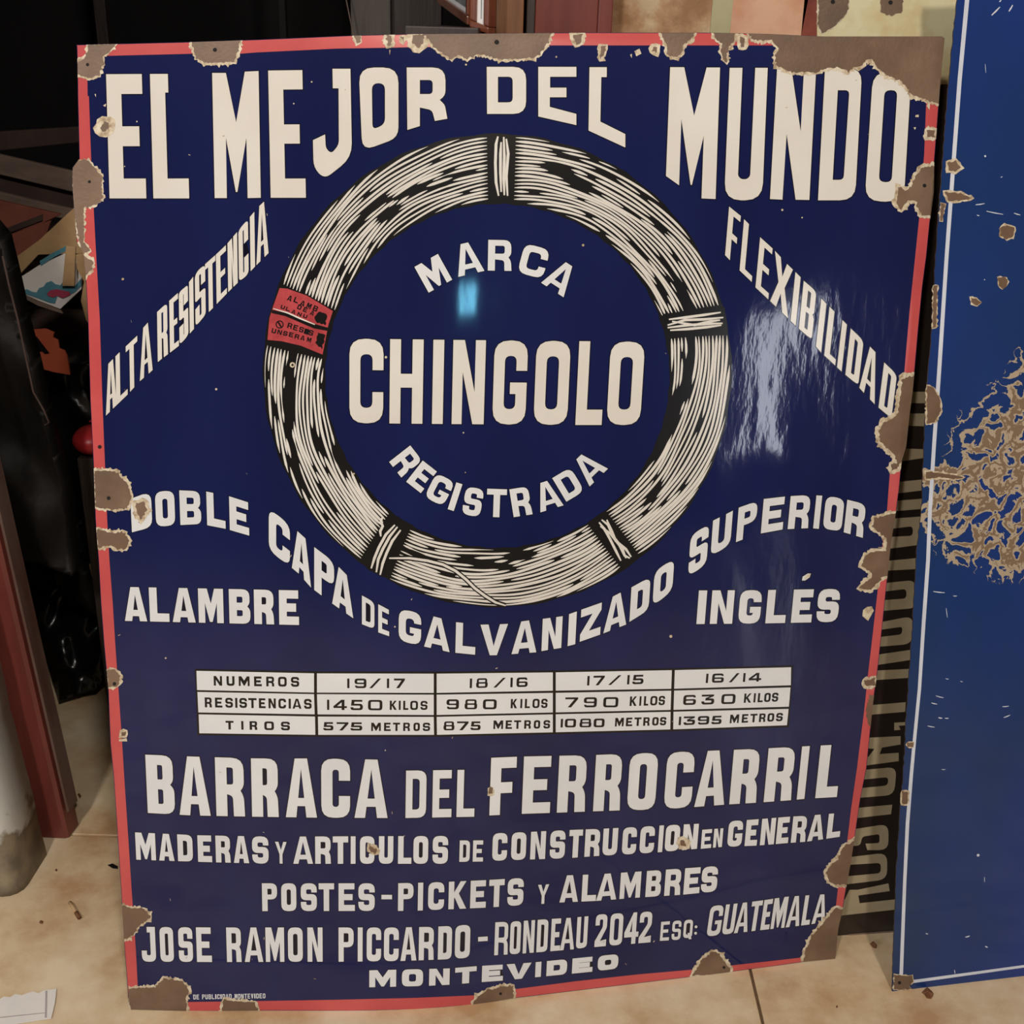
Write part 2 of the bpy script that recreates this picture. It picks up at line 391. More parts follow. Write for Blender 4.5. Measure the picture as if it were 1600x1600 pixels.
    if ch == 'K': return [[[(0, 0), (tx, 0), (tx, h*.40), (w-tx*1.15, 0), (w*.97, 0), (tx*1.6+w*.08, h*.44), (w, h), (w-tx*1.2, h), (tx*1.05+w*.02, h*.58), (tx, h*.63), (tx, h), (0, h)]]]
    if ch == 'A':
        a = min(tx*.55, w*.24); s = min(tx*.95, w*.36); ya = max(ty*.9, h*.17)
        def xin(y): return s + (c-s)*(h-y)/(h-ya)
        cb0, cb1 = h*.67, h*.67+ty*.75
        t0 = xin(cb0); hole = [(c, ya), (w-t0, cb0), (t0, cb0)]
        L = [[(c-a, 0), (c+a, 0), (w, h), (w-s, h), (w-xin(cb1), cb1), (xin(cb1), cb1), (s, h), (0, h)]]
        if w-2*t0 > .6: L.append(hole)
        return [L]
    if ch == 'P':
        q = h*.58
        return [[rnd([(0, 0), (w, 0, R), (w, q, R), (tx, q), (tx, h), (0, h)]), rnd([(tx, ty*.9), (w-tx, ty*.9, ri*.6), (w-tx, q-ty*.8, ri*.6), (tx, q-ty*.8)])]]
    if ch == 'R':
        q = h*.56; n = w*.07
        return [[rnd([(0, 0), (w*.98, 0, R), (w*.98, q-ty*.35, R*.6), (w-n*2, q, 0), (w-n*.4, q+ty*.5, R*.4), (w, h), (w-tx, h), (w-tx*1.05, q+ty*.5, R*.3), (tx, q+ty*.35), (tx, h), (0, h)]),
                 rnd([(tx, ty*.9), (w-tx, ty*.9, ri*.6), (w-tx, q-ty*.55, ri*.6), (tx, q-ty*.55)])]]
    if ch == 'B':
        q = h*.5; n = w*.09
        return [[rnd([(0, 0), (w*.97, 0, R*.9), (w*.97, q-ty*.3, R*.5), (w-n*1.6, q), (w, q+ty*.3, R*.5), (w, h, R*.9), (0, h)]),
                 rnd([(tx, ty*.9), (w-tx, ty*.9, ri*.5), (w-tx, q-ty*.45, ri*.5), (tx, q-ty*.45)]),
                 rnd([(tx, q+ty*.45), (w-tx, q+ty*.45, ri*.5), (w-tx, h-ty*.9, ri*.5), (tx, h-ty*.9)])]]
    if ch == 'J': return [[rnd([(w*.42, 0), (w, 0), (w, h, R), (0, h, R), (0, h*.68), (tx, h*.68), (tx, h-ty, ri), (w-tx, h-ty, ri), (w-tx, h*.16), (w*.42, h*.16)])]]
    if ch == '1': return [[[(w*.3, 0), (w*.3+tx, 0), (w*.3+tx, h), (w*.3, h)]]]
    if ch == '2':
        return [[rnd([(0, h*.34), (0, 0, R), (w, 0, R), (w, h*.42, R*.4), (tx*1.2, h-ty), (w, h-ty), (w, h), (0, h), (0, h-ty*1.1), (w-tx, h*.40, R*.3), (w-tx, ty, ri), (tx, ty, ri), (tx, h*.34)])],
                [[(tx*.6, h-ty*1.0), (w, h-ty*1.35), (w, h-ty*.8), (tx*.6, h-ty*.8)]]]
    if ch == '3':
        m1, m2 = h/2-ty*.5, h/2+ty*.5
        return [[rnd([(0, 0), (w*.95, 0), (w*.95, ty*.9), (w*.55, m1*.95), (w, m1, R*.8), (w, h, R), (0, h, R), (0, h*.68), (tx, h*.68), (tx, h-ty, ri), (w-tx, h-ty, ri), (w-tx, m2, ri), (w*.3, m2), (w*.3, m1*.9), (w*.62, ty), (0, ty)])]]
    if ch == '4':
        return [[[(w*.58, 0), (w*.82, 0), (w*.82, h*.62), (w, h*.62), (w, h*.62+ty), (w*.82, h*.62+ty), (w*.82, h), (w*.82-tx, h), (w*.82-tx, h*.62+ty), (0, h*.62+ty), (0, h*.62)],
                 [(w*.82-tx, h*.25), (w*.82-tx, h*.62), (tx*1.3, h*.62)]]]
    if ch == '5':
        return [[rnd([(w*.1, 0), (w*.95, 0), (w*.95, ty), (w*.1+tx, ty), (w*.1+tx*.9, h*.38), (w, h*.38, R), (w, h, R), (0, h, R), (0, h*.72), (tx, h*.72), (tx, h-ty, ri), (w-tx, h-ty, ri), (w-tx, h*.38+ty, ri), (w*.05, h*.38+ty)])]]
    if ch == '7': return [[[(0, 0), (w, 0), (w, ty*.9), (w*.42+tx*.3, h), (w*.42-tx*.9, h), (w-tx*1.3, ty), (0, ty)]]]
    if ch in '69':
        g = [[rnd([(w*.96, ty*1.35), (w*.96, 0, R), (0, 0, R), (0, h, R), (w, h, R), (w, h*.42, R*.8), (tx, h*.42), (tx, ty, ri), (w-tx, ty, ri), (w-tx*.9, ty*1.35)]),
              rnd([(tx, h*.42+ty*.8, ri*.7), (w-tx, h*.42+ty*.8, ri*.7), (w-tx, h-ty, ri*.7), (tx, h-ty, ri*.7)])]]
        if ch == '9': g = [[[(w-x, h-y) for x, y in l] for l in P_] for P_ in g]
        return g
    if ch == '8':
        q = h*.47
        return [[rnd([(w*.05, 0, R), (w*.95, 0, R), (w*.95, q, R*.6), (w, q, R*.6), (w, h, R), (0, h, R), (0, q, R*.6), (w*.05, q, R*.6)]),
                 rnd([(tx, ty*.85, ri*.6), (w-tx, ty*.85, ri*.6), (w-tx, q-ty*.35, ri*.6), (tx, q-ty*.35, ri*.6)]),
                 rnd([(tx, q+ty*.45, ri*.6), (w-tx, q+ty*.45, ri*.6), (w-tx, h-ty*.85, ri*.6), (tx, h-ty*.85, ri*.6)])]]
    return []

class Text:
    """lettering in enamel with its thin dark contour"""
    def __init__(s, halo=1.4): s.e = halo; s.groups = []; s.new()
    def new(s):
        s.groups.append((Decal(), Decal() if s.e else None)); s.d, s.h = s.groups[-1]; s.used = False; return s
    def loops(s, L):
        s.used = True; s.d.poly(L)
        if s.h:
            hl = [offset_loop(list(L[0]), s.e)]
            for q in L[1:]:
                xs, ys = [p[0] for p in q], [p[1] for p in q]
                if min(max(xs)-min(xs), max(ys)-min(ys)) > max(3.2*s.e, 8.5): hl.append(offset_loop(list(q), -s.e))
            s.h.poly(hl)
    def word(s, txt, ext, top, bot, tx, ty, R=None, vp=(540, 8068), lean=None, join=False):
        if s.used and not join: s.new()
        for ch, (x0, x1) in zip(txt, ext):
            xm = (x0+x1)/2; w_ = x1-x0; h_ = interp(bot, xm)-interp(top, xm)
            for P_ in glyph(ch, w_, h_, min(tx, w_), ty, R):
                s.loops([[s.map(x0+gx, gy/h_, top, bot, vp, lean) for gx, gy in l] for l in P_])
        return s
    def map(s, x, v, top, bot, vp, lean):
        yt, yb = interp(top, x), interp(bot, x); ym = (yt+yb)/2
        k = (vp[0]-x)/(vp[1]-ym) if lean is None else lean
        xt, xb = x+k*(yt-ym), x+k*(yb-ym)
        yt, yb = interp(top, xt), interp(bot, xb)
        return (xt+(xb-xt)*v, yt+(yb-yt)*v)
    def spin(s, ch, cx, cy, w_, h_, ang, tx, ty, R=None):
        a = math.radians(ang); ca, sa = math.cos(a), math.sin(a)
        for P_ in glyph(ch, w_, h_, tx, ty, R):
            s.loops([[(cx+(x-w_/2)*ca-(y-h_/2)*sa, cy+(x-w_/2)*sa+(y-h_/2)*ca) for x, y in l] for l in P_])
        return s
    def build(s, name, mt, parent, surf, layer, label=None):
        for d, h in s.groups:
            if not len(d.bm.faces): continue
            o = d.build('lettering', mt, parent, surf, layer)
            if label: o['label'] = label
            if h:
                c = h.build('contour', M['halo'], parent, surf, layer-.00012); c.parent = o
        return s

def E_(s): # "a-b c-d" -> extents
    return [tuple(float(v) for v in t.split('-')) for t in s.split()]
def ragged(p, amp, step, seed, grow=0):
    rg = random.Random(seed); p = list(p)
    if area2(p) < 0: p = p[::-1]
    q = []
    for a, b in zip(p, p[1:]+p[:1]):
        L = math.dist(a, b); n = max(1, int(L/step))
        for i in range(n): t = i/n; q.append((a[0]+(b[0]-a[0])*t, a[1]+(b[1]-a[1])*t))
    off = [grow + rg.uniform(-amp, amp) + (rg.uniform(0, amp*2.2) if rg.random() < .14 else 0) for _ in q]
    out = []; n = len(q)
    for i in range(n):
        a, c = q[i-1], q[(i+1) % n]; dx, dy = c[0]-a[0], c[1]-a[1]; l = math.hypot(dx, dy) or 1
        out.append((q[i][0]+dy/l*off[i], q[i][1]-dx/l*off[i]))
    return out
def clip_in(p, outline_fn): return [outline_fn(*q) for q in p]
def disc(x, y, r, n=14, sx=1): return [(x+r*sx*math.cos(2*math.pi*i/n), y+r*math.sin(2*math.pi*i/n)) for i in range(n)]

# ================================================================== MAIN SIGN
PBL, PBR = on_floor(200, 1578), on_floor(1307, 1498)
LEAN = math.radians(8.5)
flatS = Surface(PBL, PBR, LEAN)
bottom_px = [(200, 1572), (205, 1577.5), (300, 1580), (400, 1579), (550, 1579.5), (650, 1577.5), (750, 1569), (800, 1560), (900, 1548), (1000, 1536), (1100, 1524), (1200, 1511), (1255, 1503), (1305, 1498)]
dtab = sorted(((on_floor(*q)-flatS.P).dot(flatS.U), (on_floor(*q)-flatS.P).dot(flatS.N)) for q in bottom_px[1:])
def smooth_tab(u): return sum(interp(dtab, u+k*.03)*w_ for k, w_ in ((-2, .15), (-1, .22), (0, .26), (1, .22), (2, .15)))
def main_disp(u, v):
    k = max(0, 1-v/1.25)
    d = smooth_tab(u)*k**.8 if v < .06 or True else 0
    e = min(1, max(0, v/.15))
    rip = .0011*math.sin(u*13+v*2.2)*math.sin(v*5.3+.7)
    g = math.exp(-((u-.86)/.11)**2-((v-.66)/.22)**2)
    rip += g*(.0006*math.sin(v*24+u*9)+.0003*math.sin(u*60+v*16))
    rip += g*.0002*noise.noise(Vector((u*11, v*11, 3)))+.003*(noise.noise(Vector((u*1.5, v*1.5, 9))))
    return d+rip*e
MS = Surface(PBL, PBR, LEAN, main_disp)
sign = thing('enamel_sign', 'large blue enamel advertising sign with red border and cream lettering, leaning upright on the floor', 'sign', ((PBL+PBR)/2).to_tuple())
left_out = [(120, 70), (121, 100), (121.5, 150), (124, 248), (113.5, 262), (113, 290), (116, 330), (120, 380), (130, 394), (134, 432), (137.5, 500), (141, 625), (146, 725), (149, 812), (154, 875), (157.5, 940), (163, 1012), (169, 1075), (172.5, 1162), (177.5, 1212), (182.5, 1287), (189, 1387), (195, 1487), (199, 1537), (201, 1570)]
right_out = [(1476, 60), (1469, 132), (1464, 200), (1460, 250), (1459, 300), (1452.5, 350), (1447.5, 400), (1441, 450), (1435, 512), (1429.5, 575), (1426, 612), (1421, 650), (1416, 697), (1409, 720), (1405, 762), (1400, 800), (1392, 850), (1386, 907), (1379, 975), (1371, 1050), (1364, 1100), (1359, 1150), (1354, 1200), (1344, 1250), (1335, 1312), (1329, 1350), (1320, 1400), (1316, 1425), (1310, 1450), (1305, 1498)]
top_out = [(120, 70), (300, 65.5), (400, 62), (550, 55.5), (650, 53), (800, 52), (900, 51), (1112, 51), (1200, 53), (1287, 57), (1472, 57), (1476, 60)]
outline = left_out[::-1] + top_out[1:-1] + right_out + bottom_px[::-1][1:-1]
o = Decal().poly(outline).build('enamel_plate', M['blue'], sign, MS, 0, thick=.0018, back=M['backsheet'])
LB, LR = .00022, .0005       # print layer, wear layer (metres proud of the plate)
left_in = [(136, 87), (137, 150), (139, 150.5), (142.5, 250), (149, 375), (156, 500), (160, 625), (164, 725), (167.5, 812), (171, 875), (176, 940), (180.5, 1012), (185, 1075), (191, 1162), (194, 1212), (199, 1287), (205.5, 1387), (212.5, 1487), (215, 1537), (217, 1567)]
right_in = [(1452, 72), (1450, 120), (1447, 162), (1444, 240), (1436, 342), (1430, 400), (1421, 487), (1412.5, 585), (1402, 660), (1390, 742), (1386, 797), (1379, 850), (1372.5, 912), (1364, 987), (1356, 1055), (1350, 1112), (1342, 1175), (1339, 1200), (1330, 1262), (1324, 1312), (1310, 1382), (1306, 1415), (1296, 1460), (1290, 1490)]
top_in = [(136, 87), (160, 87.5), (300, 84), (375, 84), (400, 82), (525, 76), (637, 74), (850, 71), (1025, 71), (1200, 71), (1452, 72)]
bot_in = [(217, 1567), (292, 1565.5), (400, 1564), (525, 1562), (650, 1559), (742, 1555), (800, 1546), (900, 1533), (1000, 1522), (1087, 1514.5), (1150, 1507.5), (1200, 1502), (1252, 1496), (1290, 1490)]
bt = [(p[0], p[1]) for p in bottom_px]
def shrink(p, dx=0, dy=0): return [(a+dx, b+dy) for a, b in p]
b_ = Decal()
b_.poly(shrink(left_out, .8) + left_in[::-1])
b_.poly(shrink(top_out, 0, .8) + top_in[::-1])
b_.poly(shrink(right_out, -.8) + right_in[::-1])
b_.poly(shrink(bt[1:], 0, -.8) + bot_in[::-1])
tag(b_.build('border', M['red'], sign, MS, LB), 'red enamel border around the plate')

# ---- headline (custom traced letters where the arch cuts them)
T = Text(1.6)
T.word('El', E_('168.5-226 237-293'), [(164, 116), (265, 115.5), (400, 111)], [(164, 310), (400, 310)], 23, 31, lean=.028)
T.new(); T.loops([[(331.5, 114), (353, 114), (369, 191), (382.5, 112), (404, 111), (407.5, 309), (387, 309.5), (385, 215), (371, 300), (368.5, 300), (353, 215), (354.5, 309.5), (335.5, 309.5)]])
T.word('E', E_('421-476'), [(400, 110.5), (480, 109.5)], [(400, 309), (480, 309)], 23, 30, lean=.02, join=True)
T.loops([rnd([(519.5, 107.5), (547.5, 107.5), (550, 246, 22), (507, 280, 26), (490, 262, 16), (489, 219), (508, 210), (509, 232, 8), (518, 240, 6), (529.5, 226, 7), (529, 138), (520, 138)])])
T.loops([rnd([(560.5, 105.5, 24), (622.5, 105.5, 24), (622.5, 215, 16), (566, 236, 20)]), rnd([(581, 130, 11), (601.5, 130, 11), (601.5, 194, 9), (582, 203, 9)])])
T.loops([rnd([(635.5, 105.5), (696, 105.5, 20), (696, 150, 9), (687, 156, 0), (695, 164, 4), (699, 185.5), (679.5, 189), (675, 172, 6), (656, 168), (656, 197), (636.5, 203)]), rnd([(656, 125), (676, 125, 6), (676, 147, 6), (656, 147)])])
T.new(); T.loops([rnd([(760.5, 104.5), (822, 104.5, 20), (822, 178, 20), (761, 178)]), rnd([(778, 120), (801, 120, 7), (801, 160, 7), (778, 160)])])
T.loops([[(841, 104.5), (900.5, 104.5), (900.5, 120), (859.5, 120), (859.5, 137), (885, 137), (885, 152), (859, 152), (859, 167), (900.5, 178), (900.5, 195.5), (841, 182)]])
T.loops([[(921, 105), (948, 105), (948, 120.5), (939.5, 120.5), (938, 190), (977, 209.5), (977, 230.5), (919.5, 204)]])
T.new(); T.loops([[(1047, 105), (1069, 105), (1084.5, 180.5), (1104, 105.5), (1125, 105.5), (1118, 311), (1096, 310), (1099.5, 212.5), (1081, 289), (1079, 289), (1064.5, 186), (1061, 289.5), (1040.5, 275)]])
T.loops([rnd([(1140, 106), (1160, 106), (1153, 275, 7), (1158, 280, 4), (1167, 280, 4), (1172, 275, 5), (1180, 106), (1199.5, 106), (1191, 313, 27), (1131.5, 313, 27)])])
T.loops([[(1214, 108), (1237, 110), (1251, 206), (1256, 110), (1275, 110), (1264.5, 312.5), (1243, 312), (1229, 209), (1222.5, 312), (1203, 311)]])
T.loops([rnd([(1289, 106), (1347, 107, 22), (1336, 313, 24), (1278, 313)]), rnd([(1309, 141), (1327, 141, 7), (1318, 281, 7), (1301, 281)])])
T.loops([rnd([(1364, 112, 25), (1424, 112, 25), (1412, 316, 28), (1351, 314, 25)]), rnd([(1382, 141, 9), (1402, 141, 9), (1393, 285, 9), (1373, 284, 9)])])
T.build('headline_lettering', M['cream'], sign, MS, LB, label='cream arched headline letters reading EL MEJOR DEL MUNDO')

T = Text(1.3)
T.word('ALTARESISTENCIA', E_('165-182 181-199 197-215 218-238 246-262 265-279 280-294 296-302.5 305-321 321-337 338-354 356-371 373-388 391-398 400-419'),
       [(165, 573), (184, 553), (214, 525), (224, 512), (245, 488), (275, 460), (289, 449), (310, 422), (336, 399), (354, 382), (380, 351), (405, 322), (420, 308)],
       [(164, 651), (178, 637), (199, 617), (218, 596), (238, 579), (247, 565), (279, 541), (303, 514), (315, 499), (330, 484), (353, 460), (370, 443), (385, 431), (397, 418), (419, 396)], 6.6, 9, lean=.015)
T.word('FLEXIBILIDAD', E_('1136-1154 1159-1178 1184-1204 1207-1235 1239-1247 1252-1272 1279-1287 1292-1309 1312-1319 1325-1345 1347-1371 1377-1397'),
       [(1137, 321), (1157, 337), (1170, 350), (1187, 370), (1209, 390), (1232, 415), (1246, 428), (1257, 440), (1275, 455), (1286, 470), (1300, 483), (1319, 503), (1329, 513), (1349, 532), (1365, 547), (1380, 565), (1401, 585)],
       [(1136, 402), (1155, 422), (1175, 441), (1181, 450), (1203, 470), (1231, 497), (1243, 509), (1264, 527), (1279, 547), (1304, 570), (1312, 578), (1336, 598), (1348, 612), (1367, 632), (1386, 648)], 7.6, 10)
T.build('diagonal_lettering', M['cream'], sign, MS, LB, label='slanting words ALTA RESISTENCIA and FLEXIBILIDAD')

T = Text(1.3)
for a in (('M', 677, 427, 42, 46, -29), ('A', 731, 404, 42, 49, -13), ('R', 781, 399, 37, 48, 1), ('C', 834, 408, 41, 47, 15), ('A', 876, 433, 42, 48, 33)):
    T.spin(*a, 11, 10)
T.new()
for a in (('R', 634, 721, 31, 42, 52), ('E', 659, 745, 29, 42, 38), ('G', 687, 765, 33, 42, 27), ('I', 711, 776, 10, 44, 18), ('S', 739, 784, 29, 44, 10), ('T', 776, 786, 31, 44, 2),
          ('R', 814, 784, 30, 44, -9), ('A', 856, 774, 38, 44, -17), ('D', 888, 757, 33, 43, -31), ('A', 920, 730, 40, 45, -44)):
    T.spin(*a, 10, 9)
T.build('curved_lettering', M['white'], sign, MS, LB, label='white curved words MARCA and REGISTRADA inside the ring')
T = Text(1.6)
T.word('CHINGOLO', E_('546-599 609-661 676-693 707-757.5 771-823 836-889 902-943.5 951-1004'), [(546, 529), (700, 531), (800, 532), (1005, 534)], [(546, 661), (700, 662.5), (900, 664), (1005, 664)], 17, 24, R=24)
T.build('brand_lettering', M['cream'], sign, MS, LB, label='big cream condensed word in the centre of the ring')

T = Text(1.3)
T.word('DOBLE', E_('205-237 243-273 281-314 323-352 358.5-389'), [(205, 779), (224, 772), (243, 768), (281, 766), (323, 768), (357, 775), (388, 785)], [(205, 832), (236, 824), (258, 822), (300, 819), (330, 821), (352, 826), (390, 837)], 11, 12)
T.word('CAPA', E_('420-453 456-486 491-522 519-552'), [(420, 794), (453, 820), (472, 836), (490, 854), (522, 878), (540, 897), (552, 907)], [(420, 860), (453, 885), (464, 893), (486, 918), (502, 930), (526, 948), (552, 966)], 11.5, 14, lean=0)
T.word('DE', E_('565.5-585 591-608'), [(565, 930), (585, 941), (591, 944), (608, 953)], [(565, 975), (585, 983), (591, 988), (608, 994)], 6, 7.5, lean=0)
T.word('GALVANIZADO', E_('623-658 663-703 712-743 750-793 800-839 847-878 888-900 907-939 944-980 985-1015 1021-1052'),
       [(623, 951), (658, 958), (685, 965), (712, 972), (750, 976), (792, 975), (820, 970), (847, 967), (878, 963), (894, 958), (907, 953), (939, 942), (965, 928), (986, 918), (1015, 902), (1021, 893), (1052, 874)],
       [(623, 1001), (658, 1009), (703, 1019), (743, 1023), (772, 1024), (800, 1022), (839, 1019), (847, 1017), (878, 1012), (900, 1006), (907, 1002), (939, 991), (980, 975), (986, 969), (1015, 953), (1021, 946), (1052, 922)], 11, 12)
T.word('SUPERIOR', E_('1077-1106 1112-1143 1152-1182 1191-1225 1233-1265 1273-1282 1288-1317 1321-1351'),
       [(1076, 838), (1106, 820), (1113, 814), (1143, 799), (1152, 794), (1180, 784), (1190, 780), (1224, 776), (1250, 774), (1280, 774), (1300, 776), (1321, 780), (1353, 788)],
       [(1076, 900), (1106, 880), (1112, 868), (1143, 850), (1152, 846), (1180, 836), (1190, 833), (1224, 827), (1265, 825), (1300, 828), (1320, 832), (1350, 841)], 10.5, 12)
T.word('ALAMBRE', E_('194-229 233.5-264 269-305 310-349 358-391 397-428 436-467'), [(194, 917), (300, 919), (467, 922.5)], [(194, 970), (300, 972.5), (467, 976.5)], 12, 13)
T.word('INGLES', E_('1090-1103 1111-1146 1155-1189 1198-1229 1238-1270 1277-1311'), [(1090, 922.5), (1190, 922), (1311, 920)], [(1090, 975), (1190, 974), (1311, 971.5)], 12, 12.5)
T.loops([[(1253, 907), (1254, 901), (1262, 896), (1267, 896), (1265, 902), (1258, 907)]])
T.build('slogan_lettering', M['white'], sign, MS, LB, label='white wavy slogan lines below the ring')

# ---- table of figures
rows = [([(307, 1048), (493, 1052), (680, 1052.5), (866, 1050.5), (1052, 1047), (1236, 1042.5)], [(308, 1078), (493, 1082), (680, 1082.5), (866, 1079), (1051, 1076), (1235.5, 1070.5)]),
        ([(308.5, 1081), (493, 1084.5), (680, 1085.3), (866, 1082.5), (1051, 1079), (1235, 1074)], [(310, 1113), (494, 1116), (680, 1117), (866, 1113), (1050, 1109), (1232.5, 1104)]),
        ([(310.5, 1116), (494.5, 1119.5), (680, 1120), (866, 1116), (1050, 1112), (1232, 1107.5)], [(311.5, 1145.5), (495, 1148), (680.5, 1148), (866, 1144), (1049.5, 1139.5), (1229.5, 1133)])]
Decal().poly([(304.5, 1045)] + [(x, y-3) for x, y in rows[0][0][1:-1]] + [(1239.5, 1039.5), (1232.5, 1136)] + [(x, y+3) for x, y in rows[2][1][1:-1]][::-1] + [(308.5, 1148.5)]).build('table_ground', M['ink'], sign, MS, LB)
for top, bot in rows:
    for i in range(5):
        g = 2.3 if i else 0; g2 = 2.3 if i < 4 else 0
        q = [(top[i][0]+g, interp(top, top[i][0]+g)), (top[i+1][0]-g2, interp(top, top[i+1][0]-g2)), (bot[i+1][0]-g2, interp(bot, bot[i+1][0]-g2)), (bot[i][0]+g, interp(bot, bot[i][0]+g))]
        Decal().poly(q).build('table_cell', M['white'], sign, MS, LB+.00012)
T = Text(0)
def tw(s, e, t, b, tx=3, ty=3, R=None): T.word(s, E_(e), t, b, tx, ty, R)
tw('NUMEROS', '334-347 354-366.5 373-390 397-409 416-428.5 434.5-448 454.5-467.5', [(334, 1056), (467, 1057.5)], [(334, 1071), (467, 1073)], 3.6, 3.4)
tw('RESISTENCIAS', '320-331 336-347.5 352-364 367.5-371 374-386 388-401 404.5-415 419.5-431 435-447 451-454.5 457-471 475-487', [(320, 1089.5), (487, 1092)], [(320, 1105), (487, 1107.5)], 3.6, 3.2)
tw('TIROS', '352.5-365 377-380.5 390-402 413-428 439-453', [(352, 1126), (453, 1127.5)], [(352, 1139.5), (453, 1141)], 3.8, 3)
wide = dict(tx=4.2, ty=2.8)
tw('19/17', '542.5-546 554-572.5 577-595.5 604.5-608 615.5-632.5', [(540, 1060), (640, 1060)], [(540, 1075), (640, 1075)], 4, 3)
tw('1450', '511-514.5 521-542 547.5-567 575-597.5', [(511, 1093), (600, 1093.5)], [(511, 1109), (600, 1109.8)], 4.4, 3)
tw('KILOS', '609-620 623-626 630-638 641-653 657-668', [(609, 1094.5), (668, 1095)], [(609, 1109), (668, 1109)], 3.2, 2.8)
tw('575', '505-521 526-544.5 547.5-566', [(505, 1128), (566, 1128.5)], [(505, 1141), (566, 1141.3)], 4.2, 2.8)
tw('METROS', '580-595 600-610.5 614-625 630-640.5 646-656 660.5-672', [(580, 1129), (672, 1129)], [(580, 1142), (672, 1142)], 3.3, 2.8)
tw('18/16', '734-737.5 744-762 771-790 797.5-801 807-824.5', [(734, 1060), (825, 1058)], [(734, 1075), (825, 1073)], 4, 3)
tw('980', '697.5-717 726-745.5 754.5-776', [(697, 1092.5), (776, 1092.5)], [(697, 1108), (776, 1108)], 4.4, 3)
tw('KILOS', '798-808 813-816 820-828 832-843 845.5-855.5', [(798, 1092), (856, 1091.5)], [(798, 1106.5), (856, 1106)], 3.2, 2.8)
tw('875', '693-710 714-732 735-751', [(693, 1127), (751, 1127)], [(693, 1141), (751, 1140.5)], 4.2, 2.8)
tw('METROS', '771-786 790-800 803-814 819-829.5 834-844 849-859.5', [(771, 1125.5), (860, 1125)], [(771, 1139), (860, 1138)], 3.3, 2.8)
tw('17/15', '917.5-921 927-944.5 950.5-970.5 980-983.5 988-1005.5', [(917, 1056), (1006, 1054)], [(917, 1071), (1006, 1068.5)], 4, 3)
tw('790', '883-903 912-932.5 942.5-966', [(883, 1089.5), (966, 1089)], [(883, 1105), (966, 1105)], 4.4, 3)
tw('KILOS', '984-995 999-1002 1006-1013 1016-1027 1029-1039', [(984, 1088), (1039, 1087)], [(984, 1103), (1039, 1101.5)], 3.2, 2.8)
tw('1080', '876-879.5 882.5-900 905.5-924 927.5-944.5', [(876, 1123), (945, 1122.5)], [(876, 1136.5), (945, 1136)], 4.2, 2.8)
tw('METROS', '961-974.5 978-988 991-1002 1005-1015 1019-1029 1031-1041', [(961, 1121.5), (1041, 1120)], [(961, 1135), (1041, 1133)], 3.3, 2.8)
tw('16/14', '1103-1106.5 1112.5-1131 1139-1155 1161-1164.5 1170-1189.5', [(1103, 1052.5), (1190, 1051)], [(1103, 1067), (1190, 1064.5)], 4, 3)
tw('630', '1067.5-1087.5 1096-1116 1127-1149', [(1067, 1086), (1149, 1084)], [(1067, 1101.5), (1149, 1099.5)], 4.4, 3)
tw('KILOS', '1162.5-1174 1177.5-1180.5 1184-1192 1194-1204 1206-1216', [(1162, 1083.5), (1216, 1082)], [(1162, 1098), (1216, 1096)], 3.2, 2.8)
tw('1395', '1060.5-1064 1068-1086 1090-1108 1111.5-1127.5', [(1060, 1119.5), (1128, 1118)], [(1060, 1133), (1128, 1131)], 4.2, 2.8)
tw('METROS', '1140.5-1154.5 1159-1169 1172-1183 1186-1196 1199-1209.5 1212.5-1223', [(1140, 1116.5), (1223, 1113.5)], [(1140, 1130), (1223, 1126.5)], 3.3, 2.8)
T.build('table_lettering', M['ink'], sign, MS, LB+.00024, label='black figures and words in the white table')

# ---- lower lines
T = Text(1.6)
ftop = [(226, 1179), (300, 1182), (400, 1185), (500, 1185), (600, 1187)]; fbot = [(230, 1270), (300, 1274), (400, 1276), (500, 1277.5), (607, 1278)]
T.word('BARRACA', E_('229-272 279-328 337-382 393-435 446-495 502-547 554-606'), ftop, fbot, 17.5, 17)
T.word('DEL', E_('634-666 676-706 714-742'), [(634, 1204), (742, 1202.5)], [(634, 1278), (742, 1276)], 10.5, 13)
T.word('FERROCARRIL', E_('766-806 817-861 872-916 929-971 982-1026 1040-1083 1088-1135 1143-1185 1197-1240 1249-1261 1278-1312'),
       [(766, 1184), (815, 1182), (861, 1181), (916, 1180), (971, 1178), (1026, 1176), (1083, 1174), (1134, 1172), (1184, 1170), (1238, 1167), (1296, 1164)],
       [(766, 1274), (815, 1271.5), (861, 1270), (916, 1268), (971, 1266), (1026, 1265), (1083, 1261), (1134, 1257), (1184, 1254), (1238, 1250), (1258, 1248), (1311, 1245)], 16.5, 17)
T.build('firm_lettering', M['white'], sign, MS, LB, label='large white line under the table')
T = Text(1.2)
T.word('MADERAS', E_('212-243 248-272 277.5-301 309-331 337-360 365-389 394-419.5'), [(212, 1300.5), (310, 1305), (420, 1307)], [(212, 1343), (310, 1346.5), (420, 1349.5)], 8.5, 9.5)
T.word('Y', E_('430-448'), [(430, 1315), (448, 1315.5)], [(430, 1349), (448, 1349.5)], 4.5, 6)
T.word('ARTICULOS', E_('458-489 492.5-517 520-544 548-555.5 562.5-585 592-614.5 622-643 646-669 676-700'), [(458, 1307), (700, 1306)], [(458, 1349.5), (700, 1349.5)], 8.5, 9.5)
T.word('DE', E_('718-734 739-755'), [(718, 1313), (755, 1313)], [(718, 1346.5), (755, 1346)], 5.5, 6.5)
